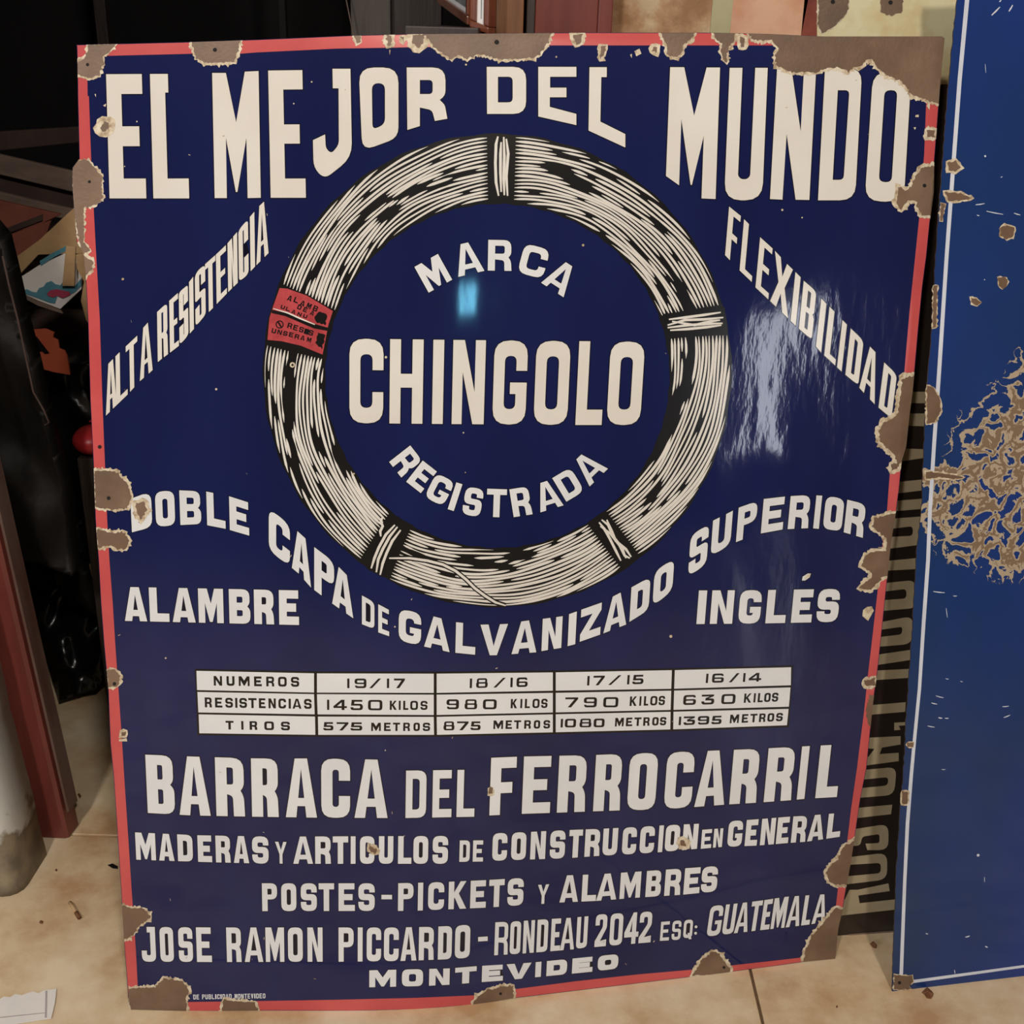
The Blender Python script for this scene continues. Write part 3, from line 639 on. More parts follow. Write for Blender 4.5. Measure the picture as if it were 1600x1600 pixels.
T.word('CONSTRUCCION', E_('769.5-792.5 799-822 829-852.5 859.5-883 889-910 914-937.5 942-965 972.5-994.5 1000-1022.5 1029-1036 1039.5-1062 1067-1090.5'),
       [(770, 1302), (822, 1300), (883, 1297), (937, 1295), (995, 1292), (1036, 1289.5), (1090, 1287)], [(770, 1345), (822, 1343), (883, 1341), (937, 1337), (995, 1334), (1036, 1331), (1090, 1326)], 8.5, 9.5)
T.word('EN', E_('1096-1112 1115-1129'), [(1096, 1296.5), (1130, 1294)], [(1096, 1326), (1130, 1323)], 5, 6)
T.word('GENERAL', E_('1137.5-1160 1165-1184 1189-1211 1214-1233 1237.5-1260 1263-1288 1293-1314'), [(1138, 1283), (1184, 1280), (1232, 1276), (1260, 1274.5), (1314, 1270)], [(1138, 1323), (1184, 1321), (1232, 1317), (1260, 1315), (1314, 1307)], 8, 9)
pt = [(409, 1380), (620, 1380), (694, 1378), (760, 1375), (818, 1371.5)]; pb = [(409, 1423.5), (646, 1423), (694, 1421), (760, 1418), (818, 1414)]
T.word('POSTES', E_('409.5-433 439.5-463 470-495 498-522 529-554.5 560-585.5'), pt, pb, 8.5, 9.5)
T.new(); T.loops([[(596, 1398), (612.5, 1398), (612.5, 1405), (596, 1405)]])
T.word('PICKETS', E_('622-646 653-661 669-694 701-729 735-759.5 764-788 793-818'), pt, pb, 8.5, 9.5)
T.word('Y', E_('840-857.5'), [(840, 1382.5), (858, 1381.5)], [(840, 1412.5), (858, 1411.5)], 4.5, 6)
T.word('ALAMBRES', E_('875-904 909.5-932 932.5-964 969-1001 1009.5-1033 1039-1064 1069-1094 1096-1121'),
       [(875, 1368), (932, 1366), (1001, 1361.5), (1064, 1357), (1121, 1353)], [(875, 1410), (932, 1407.5), (1001, 1402), (1064, 1398), (1121, 1392.5)], 8.5, 9.5)
T.word('JOSE', E_('221-243 250-271 279-301 307-330.5'), [(221, 1448), (330, 1449)], [(221, 1502.5), (330, 1503)], 8, 10)
T.word('RAMON', E_('354-377 382-411 415-444 450-473 480.5-504'), [(353, 1449), (504, 1449)], [(353, 1503), (504, 1502.5)], 8, 10)
T.word('PICCARDO', E_('529-552.5 559-566.5 573-595.5 600-623 626-651 654.5-678 684.5-706 711-734.5'), [(529, 1449), (623, 1449), (677, 1448), (706, 1446.5), (735, 1444.5)], [(529, 1502.5), (623, 1501.5), (677, 1499.5), (706, 1498.5), (735, 1496)], 8, 10)
T.new(); T.loops([[(747, 1464), (762, 1463), (762, 1470), (747, 1471)]])
T.word('RONDEAU', E_('773-794 797-813.5 817.5-835 839-856 861-876 876-898 901-918'), [(773, 1441), (813, 1439), (856, 1436), (897, 1433.5), (918, 1431.5)], [(773, 1492.5), (813, 1490), (856, 1486.5), (897, 1483), (918, 1480)], 6, 8)
T.word('2042', E_('930-948 953-973 976-998 999-1018'), [(930, 1429), (1018, 1424)], [(930, 1479.5), (1018, 1472)], 6.5, 8)
T.word('ESQ', E_('1032-1046 1050-1064 1068-1082'), [(1031, 1440.5), (1082, 1436.5)], [(1031, 1470), (1082, 1467)], 4, 5)
T.loops([disc(1087.5, 1448, 2.3, 8)]); T.loops([disc(1086.8, 1458, 2.3, 8)])
T.word('GUATEMALA', E_('1107-1128 1131-1149 1150-1171 1172-1189 1191-1205 1207-1229 1231-1252 1255-1268 1271-1292'), [(1107, 1416), (1148, 1412), (1190, 1407), (1228, 1401), (1267, 1398.5), (1292, 1397)], [(1107, 1463), (1148, 1458), (1190, 1453), (1228, 1449), (1267, 1444), (1292, 1439)], 6, 7.5, lean=-.15)
T.word('MONTEVIDEO', E_('577-619 628-661 670.5-702.5 711-744.5 753-786 791-830 836.5-845.5 854-886 894-926 934-966'),
       [(577, 1516), (661, 1514), (702, 1513), (744, 1509.5), (786, 1507), (829, 1504), (886, 1498.5), (926, 1494.5), (966, 1490.5)],
       [(577, 1542.5), (661, 1540.5), (702, 1538.5), (744, 1535), (786, 1532), (829, 1527.5), (886, 1522), (926, 1518), (966, 1513)], 11, 7.5, R=9)
T.build('address_lettering', M['white'], sign, MS, LB, label='white lines of goods and address at the foot of the sign')
T = Text(0)
sm = 'DE|PUBLICIDAD|MONTEVIDEO'; x = 302
for ch in sm:
    if ch != '|': T.word(ch, [(x, x+(2 if ch == 'I' else 4.0))], [(300, 1554), (420, 1552)], [(300, 1561.5), (420, 1559.5)], 1.2, 1.3, join=True)
    x += 3.2 if ch == 'I' else (3.6 if ch == '|' else 5.1)
T.build('maker_lettering', M['white'], sign, MS, LB, label='tiny worn maker line in the lower left corner')

# ---- ring of wire
CX, CY = 777, 579
def rin(a):   # a: screen angle, 0 = right, clockwise
    return 272.5 + 3*math.sin(a)
def rout(a): return 363 + 3.5*math.sin(a)**2
def ring_pt(a, s):
    r = rin(a)+(rout(a)-rin(a))*s; cy = CY+5*(1-s)
    return (CX+r*math.cos(a), cy+r*math.sin(a))
emblem = Decal()
N_ = 120
outer = [ring_pt(2*math.pi*i/N_, 1.035+.012*math.sin(i*1.7)) for i in range(N_)]
inner = [ring_pt(2*math.pi*i/N_, -.04+.012*math.sin(i*2.3)) for i in range(N_)]
emblem.poly([outer, inner])
coil = tag(emblem.build('wire_ring', M['ink'], sign, MS, LB), 'drawn ring of bundled wire in black and cream')
rg = random.Random(5)
gaps = [(717, 272, 30, 4), (645, 297, 34, 6), (585, 322, 26, 8), (607, 333, 22, 9), (520, 355, 14, 4), (560, 350, 20, 4), (690, 290, 24, 4),
        (872, 264, 26, 11), (905, 288, 30, 8), (885, 243, 24, 4), (950, 276, 22, 5), (1030, 352, 18, 6), (985, 330, 20, 3), (1068, 462, 34, 10), (1045, 420, 30, 5), (1035, 455, 24, 4), (1000, 392, 22, 4),
        (1079, 535, 30, 6), (1074, 590, 38, 9), (1052, 645, 46, 12), (1035, 690, 36, 8), (1020, 772, 24, 5), (990, 735, 24, 4), (1095, 650, 24, 3),
        (457, 558, 24, 8), (453, 600, 40, 9), (450, 640, 34, 9), (455, 690, 36, 6), (497, 692, 26, 5), (530, 716, 22, 9), (467, 745, 40, 6), (505, 770, 22, 4), (430, 640, 22, 3),
        (655, 868, 38, 6), (740, 876, 34, 5), (770, 884, 34, 6), (812, 868, 26, 9), (700, 900, 24, 3), (500, 415, 26, 5), (478, 440, 20, 4)]
def suppressed(x, y):
    k = 1
    for gx, gy, L_, W_ in gaps:
        a = math.atan2(gy-CY, gx-CX); dx, dy = x-gx, y-gy
        t = -dx*math.sin(a)+dy*math.cos(a); n_ = dx*math.cos(a)+dy*math.sin(a)
        q = (t/L_/.82)**2+(n_/W_/.78)**2
        if q < 1.0: k = min(k, 0)
        elif q < 1.9: k = min(k, (q-1.0)/.9)
    return k
def ribbon(D, pts, ws):
    l, r = [], []
    for i, p in enumerate(pts):
        a, b = pts[max(0, i-1)], pts[min(len(pts)-1, i+1)]; dx, dy = b[0]-a[0], b[1]-a[1]; n_ = math.hypot(dx, dy) or 1
        nx, ny = -dy/n_*ws[i]/2, dx/n_*ws[i]/2
        l.append((p[0]+nx, p[1]+ny)); r.append((p[0]-nx, p[1]-ny))
    for i in range(len(pts)-1):
        D.poly([l[i], l[i+1], r[i+1], r[i]])
# sectors between the ties (screen angles in degrees, clockwise from the right)
# (inner start, outer start, inner end, outer end, drift of the lanes)
sect = [(-85.6, -86.7, -18.4, -15.2, .34), (-12.6, -9.8, 52.7, 53.5, -.42), (57.9, 56.9, 120.3, 118.3, .30), (126.8, 124.9, 185.8, 187.3, -.36), (200.3, 200.9, 268.1, 268.6, .38)]
st = Decal()
for i0_, o0_, i1_, o1_, slope in sect:
    nl = 17
    sd = i0_*.37
    for i in range(-9, nl+9):
        wv = rg.uniform(.86, 1.12); bite = rg.uniform(0, .01), rg.uniform(0, .01)
        own = rg.uniform(0, 6.3)
        brk = [(rg.uniform(.08, .92), rg.uniform(.006, .013)) for _ in range(rg.choice((0, 0, 1, 1)))]
        n = 60; seg, ws = [], []
        def flush():
            global seg, ws
            if len(seg) > 3:
                w2 = list(ws); m_ = len(w2)
                for j in range(min(2, m_)): w2[j] *= (j+.5)/2
                for j in range(min(2, m_)): w2[-1-j] *= (j+.5)/2
                ribbon(st, seg, w2)
            seg, ws = [], []
        for j in range(n+1):
            t = j/n; twist = slope*(t-.5)
            flow = .035*math.sin(4.2*t+i*.28+sd)+.02*math.sin(9*t-i*.45+sd*2)
            s = (i+.5)/nl + twist + flow*math.sin(math.pi*t) + .10/nl*math.sin(21*t+own)
            a0_, a1_ = i0_+(o0_-i0_)*s, i1_+(o1_-i1_)*s; a = math.radians(a0_+(a1_-a0_)*t)
            x, y = ring_pt(a, s)
            k = suppressed(x, y)
            edge = min(1, max(0, (s+.012)*26)) * min(1, max(0, (1.012-s)*26))
            ok = k > .12 and edge > .2 and bite[0] < t < 1-bite[1] and not any(abs(t-b0) < b1 for b0, b1 in brk)
            if ok:
                seg.append((x, y)); ws.append((90/nl)*.73*wv*min(k*1.2, 1)*edge*(.92+.12*math.sin(t*11+own)))
            else: flush()
        flush()
def sub(D, name, mt, layer, label=None):
    o = D.build(name, mt, sign, MS, layer); o.parent = coil
    if label: o['label'] = label
    return o
tag(sub(st, 'wire_strands', M['cream'], LB+.00013), kind='stuff')
# crossing wire, drawn with black edges, at the foot of the ring
cr = Decal(); crb = Decal()
cw = [(608, 872), (640, 872), (668, 876), (692, 882), (712, 892), (728, 905), (742, 919), (758, 931), (774, 941), (790, 946)]
ribbon(crb, cw, [8]*len(cw)); ribbon(cr, cw, [2, 3.6, 4, 4, 4, 4, 4, 4, 3.6, 2])
cw2 = [(960, 268), (930, 262)]
sub(crb, 'stray_wire_edge', M['ink'], LB+.0002); sub(cr, 'stray_wire', M['cream'], LB+.00026)
# ties
def tie(ground, wires, w_=4.6):
    g = Decal().poly(ground); sub(g, 'tie_ground', M['ink'], LB+.0002)
    d = Decal()
    for wr in wires:
        n_ = len(wr); ribbon(d, wr, [w_*.55]+[w_]*(n_-2)+[w_*.55])
    sub(d, 'wire_tie', M['cream'], LB+.00026)
tie([(768, 208), (798, 210), (799, 312), (770, 311)], [[(778, 213), (775, 225), (774, 255), (775, 285), (779, 306)], [(783, 222), (782, 240), (782, 270), (783, 300)], [(787, 214), (788, 245), (787, 280), (788, 305)], [(791, 217), (794, 240), (791, 275), (793, 306)]], 4.4)
tie([(1038, 490), (1132, 480), (1136, 512), (1040, 522)], [[(1045, 499), (1070, 496), (1100, 492), (1126, 488)], [(1043, 508), (1070, 500), (1100, 499), (1130, 496)], [(1043, 512), (1075, 508), (1105, 506), (1129, 505)], [(1047, 516), (1075, 514), (1105, 511), (1127, 508)], [(1050, 502), (1085, 508), (1110, 502), (1125, 500)]], 4.0)
tie([(618, 808), (632, 822), (612, 862), (598, 902), (572, 888), (585, 852)], [[(617, 820), (603, 835), (592, 855), (585, 872), (580, 888)], [(621, 823), (609, 838), (598, 858), (591, 874), (588, 894)], [(626, 828), (613, 845), (604, 864), (598, 880), (594, 898)], [(598, 807), (595, 815), (598, 822), (594, 830), (595, 838)]], 4.2)
tie([(930, 812), (950, 806), (992, 868), (972, 884)], [[(936, 816), (944, 826), (953, 842), (963, 862), (970, 876)], [(940, 812), (950, 820), (958, 838), (972, 856), (978, 872)], [(948, 812), (955, 828), (962, 845), (978, 858), (986, 870)], [(938, 822), (954, 834), (968, 852), (976, 868), (984, 872)]], 4.0)
# red tag on the ring
tg = Decal().poly([(437, 450), (449, 451), (480, 462), (520, 486), (513, 508), (504, 554), (470, 540), (440, 533), (418, 531), (421, 497), (427, 478)])
sub(Decal().poly(offset_loop([(437, 450), (449, 451), (480, 462), (520, 486), (513, 508), (504, 554), (470, 540), (440, 533), (418, 531), (421, 497), (427, 478)], 2)), 'tag_edge', M['ink'], LB+.0002)
sub(tg, 'paper_tag', M['tagred'], LB+.00028, 'red tag drawn on the wire ring')
ti = Text(0)
for ch, x, y in zip('ALAMB', (453, 463, 473, 483, 493), (466, 469, 474, 478, 482)): ti.spin(ch, x, y, 7.5, 8.5, 24, 2.3, 2.0)
for ch, x, y in zip('DEAL', (468, 477, 488, 497), (480, 484, 489, 494)): ti.spin(ch, x, y, 6.5, 7.5, 24, 2, 1.8)
for ch, x, y in zip('RESIS', (453, 462, 471, 479, 486), (509, 512, 515, 518, 520)): ti.spin(ch, x, y, 7.5, 8.5, 16, 2.2, 1.9)
for ch, x, y in zip('UNSERAM', (428, 437, 446, 455, 464, 473, 483), (517, 519, 521, 523, 526, 528, 531)): ti.spin(ch, x, y, 7, 7.5, 14, 2, 1.8)
for ch, x, y in zip('ULANU', (442, 450, 459, 468, 477), (480, 483, 487, 491, 494)): ti.spin(ch, x, y, 6.5, 6, 20, 1.8, 1.6)
ti.loops([disc(437, 507, 6.5), disc(437, 507, 4.6)[::-1]]); ti.loops([[(433, 503), (436, 503), (441, 511), (438, 511)]])
ti.loops([[(425, 484), (447, 489), (495, 507), (513, 512), (511, 517), (490, 513), (446, 494), (424, 489)]])
ti.loops([ragged([(500, 486), (512, 493), (508, 508), (496, 505), (492, 496)], 1.5, 3, 3)])
ti.loops([ragged([(497, 520), (508, 524), (503, 545), (493, 538)], 1.5, 3, 4)])
sub(ti.groups[0][0], 'tag_lettering', M['ink'], LB+.00034)
tl = Decal(); ribbon(tl, [(427, 482), (450, 489), (470, 498), (492, 507)], [1.2, 2.2, 2.4, 1.4]); sub(tl, 'tag_wire', M['cream'], LB+.0004)

# ---- chipped enamel
def patch(poly, seed, rim=3.0, amp=1.0, clip=True):
    rim *= 1.45
    inside = outline
    br = ragged(poly, amp*1.15, 2.6, seed); cr_ = ragged(poly, amp*1.7, 2.4, seed+50, grow=rim)
    if clip:
        def cl(q):
            x, y = q
            if 100 < y < 1560:
                x = max(x, interp([(b, a) for a, b in left_out], y)+.4); x = min(x, interp([(b, a) for a, b in right_out], y)-.4)
            y = max(y, interp(top_out, x)+.4)
            if y > 1400: y = min(y, interp([q_ for q_ in bottom_px[1:]], x)-.4)
            if y < 100: x = min(x, interp([(b, a) for a, b in right_out], y)-.4); x = max(x, 121)
            if y > 1500: x = max(x, 201)
            return (x, y)
        br = [cl(q) for q in br]; cr_ = [cl(q) for q in cr_]
    if rim: Decal().poly(cr_).build('chipped_rim', M['ground'], sign, MS, LR)
    Decal().poly(br).build('rust_patch', M['rust'], sign, MS, LR+.00015)
P = [
 ([(137, 70), (182, 68), (172, 80), (160, 88), (161, 98), (155, 118), (140, 122), (120, 116), (121, 98), (131, 92), (137, 82)], 2),
 ([(300, 64), (376, 62), (371, 82), (366, 96), (345, 98), (320, 98), (308, 90), (303, 80)], 3),
 ([(113, 260), (120, 251), (137, 251), (149, 262), (160, 276), (159, 298), (162, 308), (150, 320), (131, 324), (131, 378), (141, 392), (128, 398), (115, 330)], 1.5),
 ([(130, 398), (145, 408), (142, 422), (134, 430)], 3),
 ([(553, 54), (562, 55), (563, 65), (557, 68)], 2), ([(604, 55), (612, 56), (611, 70), (606, 72)], 4), ([(644, 54), (664, 54), (660, 68), (654, 75), (645, 68)], 6), ([(626, 58), (632, 58), (630, 66)], 3),
 ([(662, 52), (862, 50), (856, 66), (845, 82), (835, 90), (800, 92), (785, 93), (770, 90), (757, 86), (745, 84), (730, 92), (715, 86), (706, 92), (695, 86), (684, 78), (672, 66)], 2.5),
 ([(895, 54), (910, 54), (908, 66), (900, 70)], 4), ([(938, 72), (947, 72), (944, 84), (938, 92)], 3), ([(1020, 73), (1027, 74), (1025, 82), (1019, 80)], 3.5),
 ([(1031, 50), (1084, 50), (1080, 62), (1068, 70), (1063, 86), (1052, 90), (1042, 84), (1041, 68)], 3),
 ([(1114, 50), (1150, 50), (1146, 64), (1136, 78), (1135, 98), (1131, 94), (1126, 80), (1128, 68), (1119, 60)], 2.5),
 ([(1156, 58), (1164, 60), (1163, 74), (1157, 74)], 4),
 ([(1170, 50), (1287, 55), (1474, 55), (1480, 62), (1473, 132), (1469, 162), (1450, 158), (1440, 152), (1426, 150), (1418, 138), (1405, 125), (1385, 117), (1372, 107), (1362, 93), (1352, 94), (1345, 103), (1330, 106), (1325, 112), (1310, 105), (1290, 107), (1275, 113), (1240, 113), (1225, 108), (1214, 103), (1211, 90), (1216, 76), (1206, 62), (1195, 64), (1175, 62)], 3),
 ([(1448, 204), (1460, 204), (1460, 214), (1449, 214)], 4),
 ([(1440, 262), (1466, 258), (1464, 300), (1460, 338), (1440, 336), (1434, 325), (1432, 314), (1418, 312), (1408, 328), (1400, 318), (1403, 302), (1402, 292), (1414, 298), (1424, 292), (1430, 276)], 3.5),
 ([(1410, 592), (1432, 586), (1426, 650), (1420, 697), (1409, 722), (1403, 724), (1396, 708), (1384, 700), (1374, 688), (1373, 674), (1380, 660), (1390, 657), (1403, 646), (1406, 620)], 4.5),
 ([(1392, 725), (1405, 723), (1402, 733), (1393, 735)], 3),
 ([(1362, 822), (1367, 810), (1382, 805), (1402, 802), (1397, 835), (1392, 868), (1388, 900), (1376, 902), (1370, 912), (1358, 922), (1344, 918), (1352, 908), (1360, 905), (1362, 896), (1352, 888), (1346, 884), (1350, 870), (1362, 862), (1384, 860), (1386, 842), (1374, 832)], 3.2),
 ([(1350, 1063), (1366, 1060), (1368, 1070), (1352, 1072)], 3),
 ([(1359, 1085), (1368, 1085), (1360, 1140), (1354, 1122), (1354, 1102)], 0),
 ([(1318, 1322), (1334, 1314), (1334, 1360), (1324, 1382), (1306, 1382), (1295, 1377), (1290, 1362), (1300, 1349), (1309, 1342)], 3),
 ([(1304, 1420), (1318, 1420), (1314, 1450), (1308, 1502), (1255, 1506), (1257, 1490), (1266, 1466), (1281, 1447), (1292, 1434)], 3),
 ([(1082, 1524), (1095, 1502), (1112, 1487), (1124, 1490), (1132, 1503), (1140, 1512), (1138, 1522)], 3),
 ([(737, 1572), (746, 1556), (762, 1548), (782, 1541), (802, 1540), (802, 1562), (780, 1570)], 2.5),
 ([(198, 1545), (215, 1543), (243, 1542), (256, 1529), (283, 1532), (296, 1548), (290, 1560), (292, 1582), (205, 1582)], 2.5),
 ([(350, 1560), (365, 1564), (398, 1566), (404, 1582), (346, 1582)], 2.5),
 ([(190, 1414), (205, 1418), (226, 1420), (236, 1432), (228, 1439), (215, 1448), (208, 1461), (193, 1468)], 2),
 ([(147, 735), (180, 736), (198, 754), (206, 775), (199, 794), (178, 796), (150, 792)], 2.5),
 ([(213, 786), (226, 784), (229, 796), (220, 812), (214, 800)], 4),
 ([(151, 828), (176, 832), (193, 832), (203, 845), (196, 857), (184, 857), (170, 852), (153, 856)], 3),
 ([(167, 1047), (180, 1046), (188, 1056), (186, 1068), (182, 1072), (169, 1072)], 2.5),
 ([(190, 1144), (197, 1143), (196, 1150), (189, 1150)], 2.5),
 ([(163, 190), (170, 193), (170, 202), (160, 206), (157, 200)], 7),
 ([(763, 1232), (769, 1232), (770, 1240), (764, 1240)], 1.6), ([(577, 1320), (590, 1328), (586, 1333), (577, 1328)], 3), ([(1062, 1312), (1070, 1314), (1072, 1322), (1064, 1322)], 4),
]
for i, (pp, rim) in enumerate(P): patch(pp, i*7+3, rim)
chips = [[(1348, 953), (1354, 948), (1362, 947), (1365, 954), (1356, 970), (1347, 962)], [(1257, 905), (1258, 900), (1266, 896), (1265, 901)], [(991, 80), (999, 76), (1002, 84), (994, 88)], [(984, 86), (987, 84), (987, 91)],
         [(1039, 552), (1040, 551), (1041, 553)], [(186, 1155), (198, 1153), (199, 1158), (186, 1158)], [(1447, 965 - 800 + 0), (1453, 160), (1452, 172)],
         [(608, 78), (610, 78), (609, 86)], [(1430, 180), (1435, 179), (1435, 183), (1430, 183)], [(1427, 199), (1431, 199), (1429, 203)], [(161, 165), (166, 162), (165, 167)], [(148, 147), (150, 147), (150, 152)]]
rr = random.Random(8)
dots = Decal()
for c_ in chips: dots.poly(c_)
for (x, y, r_) in [(192, 436, 2), (338, 608, 1.8), (603, 558, 2), (457, 570, 4.4), (1048, 994, 2.4), (259, 1028, 1.5), (487, 128, 1.3), (459, 162, 1.2), (728, 101, 1.6), (911, 383, 2), (214, 190, 1.2), (724, 676, 1.3), (727, 738, 1), (553, 740, 1.5), (195, 260, 1), (617, 979, 1.3), (1253, 340, 1.2), (1222, 328, 1.8), (602, 1172, 1), (869, 89, 1.5)]:
    dots.poly(disc(x, y, r_, 8))
for _ in range(46):
    x, y = rr.uniform(180, 1380), rr.uniform(120, 1540)
    if math.hypot(x-CX, y-CY) < 370 or x > interp([(b, a) for a, b in right_in], y)-8: continue
    a = rr.uniform(0, 3); l = rr.uniform(1.5, 5); dots.poly([(x, y), (x+l*math.cos(a), y+l*math.sin(a)), (x+l*math.cos(a)+.8, y+l*math.sin(a)+.9), (x+.5, y+1)])
tag(dots.build('small_chips', M['ground'], sign, MS, LR+.0002), kind='stuff')
for x, y, r_ in [(137, 101, 2.6), (336, 78, 3.2), (776, 66, 3.8), (1444, 290, 3), (140, 284, 2.4), (156, 698, 3), (170, 778, 3), (179, 1068, 2.8), (782, 1552, 2.2), (1131, 1511, 2.2), (457, 570, 2)]:
    Decal().poly(disc(x, y, r_, 12)).build('screw_hole', M['hole'], sign, MS, LR+.0004)

# ================================================================== SHEETS BEHIND AND BESIDE
# blue sheet on the right
QL, QR = on_floor(1394, 1549), on_floor(1600, 1525)
RS = Surface(QL, QR, math.radians(10.8), lambda u, v: (.0012*math.sin(v*7+u*5)+.0006*math.sin(u*31+v*12))*min(1, v/.1))
BLOBS = []
for x, y, rx, ry in ((1575, 720, .085, .10), (1600, 800, .10, .09), (1545, 780, .07, .075), (1510, 742, .075, .024), (1590, 850, .06, .05), (1600, 640, .035, .085), (1530, 850, .06, .03), (1470, 800, .03, .04), (1460, 745, .04, .022)):
    _, u, v = RS.hit(x, y); BLOBS.append((u, v, rx*1.25, ry*1.25))
M['bluecraze'] = branching_enamel()
sheet = thing('blue_sheet', 'blue enamel sheet with white pinstripe and crazed rust loss, right of the large sign', 'sign', QL.to_tuple())
ble = [(1495, -60), (1495, 0), (1483, 120), (1475, 225), (1465, 350), (1462, 400), (1455, 525), (1450, 587), (1446, 650), (1444, 700), (1441, 750), (1440, 800), (1432, 862), (1426, 975), (1421, 1050), (1416, 1125), (1412, 1200), (1406, 1275), (1400, 1375), (1395, 1500), (1394, 1549)]
jag = []
for a, b in zip(ble, ble[1:]):
    n = max(1, int(math.dist(a, b)/7))
    for k in range(n): t = k/n; jag.append((a[0]+(b[0]-a[0])*t + rr.uniform(-.9, .9), a[1]+(b[1]-a[1])*t))
jag.append((1394, 1549))
Decal().poly(jag+[(1600, 1525), (1760, 1506), (1800, -60)]).build('enamel_plate', M['bluecraze'], sheet, RS, 0, thick=.0018, uv=True, back=M['backsheet'])
sl = [(1507.5, 0), (1496, 125), (1486, 262), (1476, 400), (1464.5, 575), (1456, 700), (1450, 797), (1447, 875), (1440, 975), (1434, 1075), (1426, 1157), (1421, 1212), (1415, 1287), (1411, 1375), (1405, 1530)]
wd = [6.8, 6.5, 6.3, 6, 6.2, 6, 6, 6, 5.8, 5.2, 5.2, 5.4, 5.6, 5.2, 5.5]
sl2 = [(x+w_, y) for (x, y), w_ in zip(sl, wd)]
stripe = Decal().poly([(1512, -60)]+sl+sl2[::-1]+[(1519, -60)]); stripe.poly([(1412, 1533), (1590, 1509), (1760, 1486), (1760, 1490), (1590, 1513), (1412, 1538)])
tag(stripe.build('pinstripe', M['silver'], sheet, RS, LB), 'thin white line along the edge')
def rpatch(poly, seed, rim=2):
    if rim: Decal().poly(ragged(poly, 1.2, 3, seed+50, rim)).build('chipped_rim', M['ground'], sheet, RS, LR)
    Decal().poly(ragged(poly, .9, 3, seed)).build('rust_patch', M['rust'], sheet, RS, LR+.00015)
for i, (pp, rim) in enumerate([([(1397, 1522), (1408, 1524), (1425, 1524), (1427, 1534), (1420, 1541), (1424, 1545), (1397, 1546)], 1), ([(1564, 354), (1573, 352), (1584, 356), (1584, 368), (1573, 374), (1563, 368)], 2), ([(1559, 434), (1570, 432), (1575, 440), (1572, 448), (1566, 451), (1560, 446)], 1),
     ([(1516, 465), (1525, 466), (1532, 472), (1526, 477), (1518, 474)], 2), ([(1448, 602), (1458, 606), (1468, 622), (1470, 642), (1460, 660), (1448, 662)], 2), ([(1480, 254), (1492, 252), (1502, 262), (1492, 268), (1482, 266)], 4), ([(1476, 300), (1500, 302), (1518, 310), (1500, 313), (1482, 314)], 3),
     ([(1446, 737), (1470, 739), (1492, 742), (1506, 746), (1490, 748), (1466, 746), (1446, 748)], 2.5), ([(1470, 318), (1476, 320), (1472, 345), (1468, 345)], 1), ([(1410, 1236), (1419, 1238), (1417, 1256), (1409, 1256)], 2), ([(1417, 1160), (1427, 1160), (1426, 1167), (1417, 1167)], 1), ([(1458, 446), (1464, 447), (1462, 512), (1457, 512)], 1.5)]):
    rpatch(pp, 300+i*5, rim)
sc = Decal()
for x0, y0, x1, y1, w_ in [(1549, 24, 1562, 11, 2.4), (1576, 18, 1582, 8, 2.4), (1561, 3, 1564, 0, 2), (1541, 330, 1567, 335, 1.6), (1584, 333, 1594, 336, 1.6), (1524, 320, 1538, 318, 1.8), (1539, 100, 1540, 114, .8), (1566, 276, 1563, 277, 1.2), (1458, 924, 1476, 926, 1.6), (1489, 931, 1495, 931, 1.4), (1462, 1087, 1474, 1090, 1.4), (1466, 1121, 1472, 1122, 2), (1476, 1122, 1482, 1122, 1.5), (1455, 1098, 1464, 1100, 1.6), (1449, 1134, 1460, 1136, 1.3),
     (1477, 1060, 1482, 1061, 1.2), (1500, 1064, 1504, 1065, 1.2), (1566, 1104, 1576, 1103, 1.4), (1568, 1121, 1578, 1117, 1.6), (1538, 1370, 1538, 1378, 1), (1508, 1464, 1515, 1462, 2), (1446, 1458, 1450, 1459, 1.5), (1491, 1515, 1492, 1521, 1.2), (1539, 1478, 1543, 1480, 2), (1471, 1202, 1477, 1202, 1), (1526, 336, 1530, 337, 1.5), (1478, 950, 1480, 965, 1)]:
    ribbon(sc, [(x0, y0), ((x0+x1)/2, (y0+y1)/2+.3), (x1, y1)], [w_*.6, w_, w_*.5])
sc.poly(disc(1539, 244, 1.6, 8)); sc.poly(disc(1528, 1336, 2.3, 8)); sc.poly(disc(1538, 437, 1, 6))
tag(sc.build('scratches', M['silver'], sheet, RS, LR), kind='stuff')
Decal().poly(disc(1405, 1535, 2.6, 10)).build('screw_hole', M['hole'], sheet, RS, LR+.0004)

# black sheet with big tan letters standing on end
KP0, KP1 = PBL+MS.N*-.045, PBR+MS.N*-.045; KP0.z = KP1.z = 0
KS = Surface(KP0, KP1, LEAN+.004)
bsg = thing('black_sign', 'black enamel sign with tan letters turned on end, behind the large sign', 'sign', ((KP0+KP1)/2+KS.U*.4).to_tuple())
bo = [(1240, 134), (1469, 132), (1492, 131), (1484, 400), (1470, 800), (1440, 1200), (1415, 1461)]
def kfloor(x):      # pixel row where this sheet meets the floor
    lo, hi = 1300., 1700.
    for _ in range(30):
        mid = (lo+hi)/2
        if KS.hit(x, mid)[0].z > 0: lo = mid
        else: hi = mid
    return lo-.3
Decal().poly([(1240, 134), (1469, 132), (1500, 131), (1494, 400), (1478, 800), (1450, 1200), (1425, kfloor(1425)), (1240, kfloor(1240))]).build('enamel_plate', M['blacksign'], bsg, KS, 0, thick=.0015, step=200)
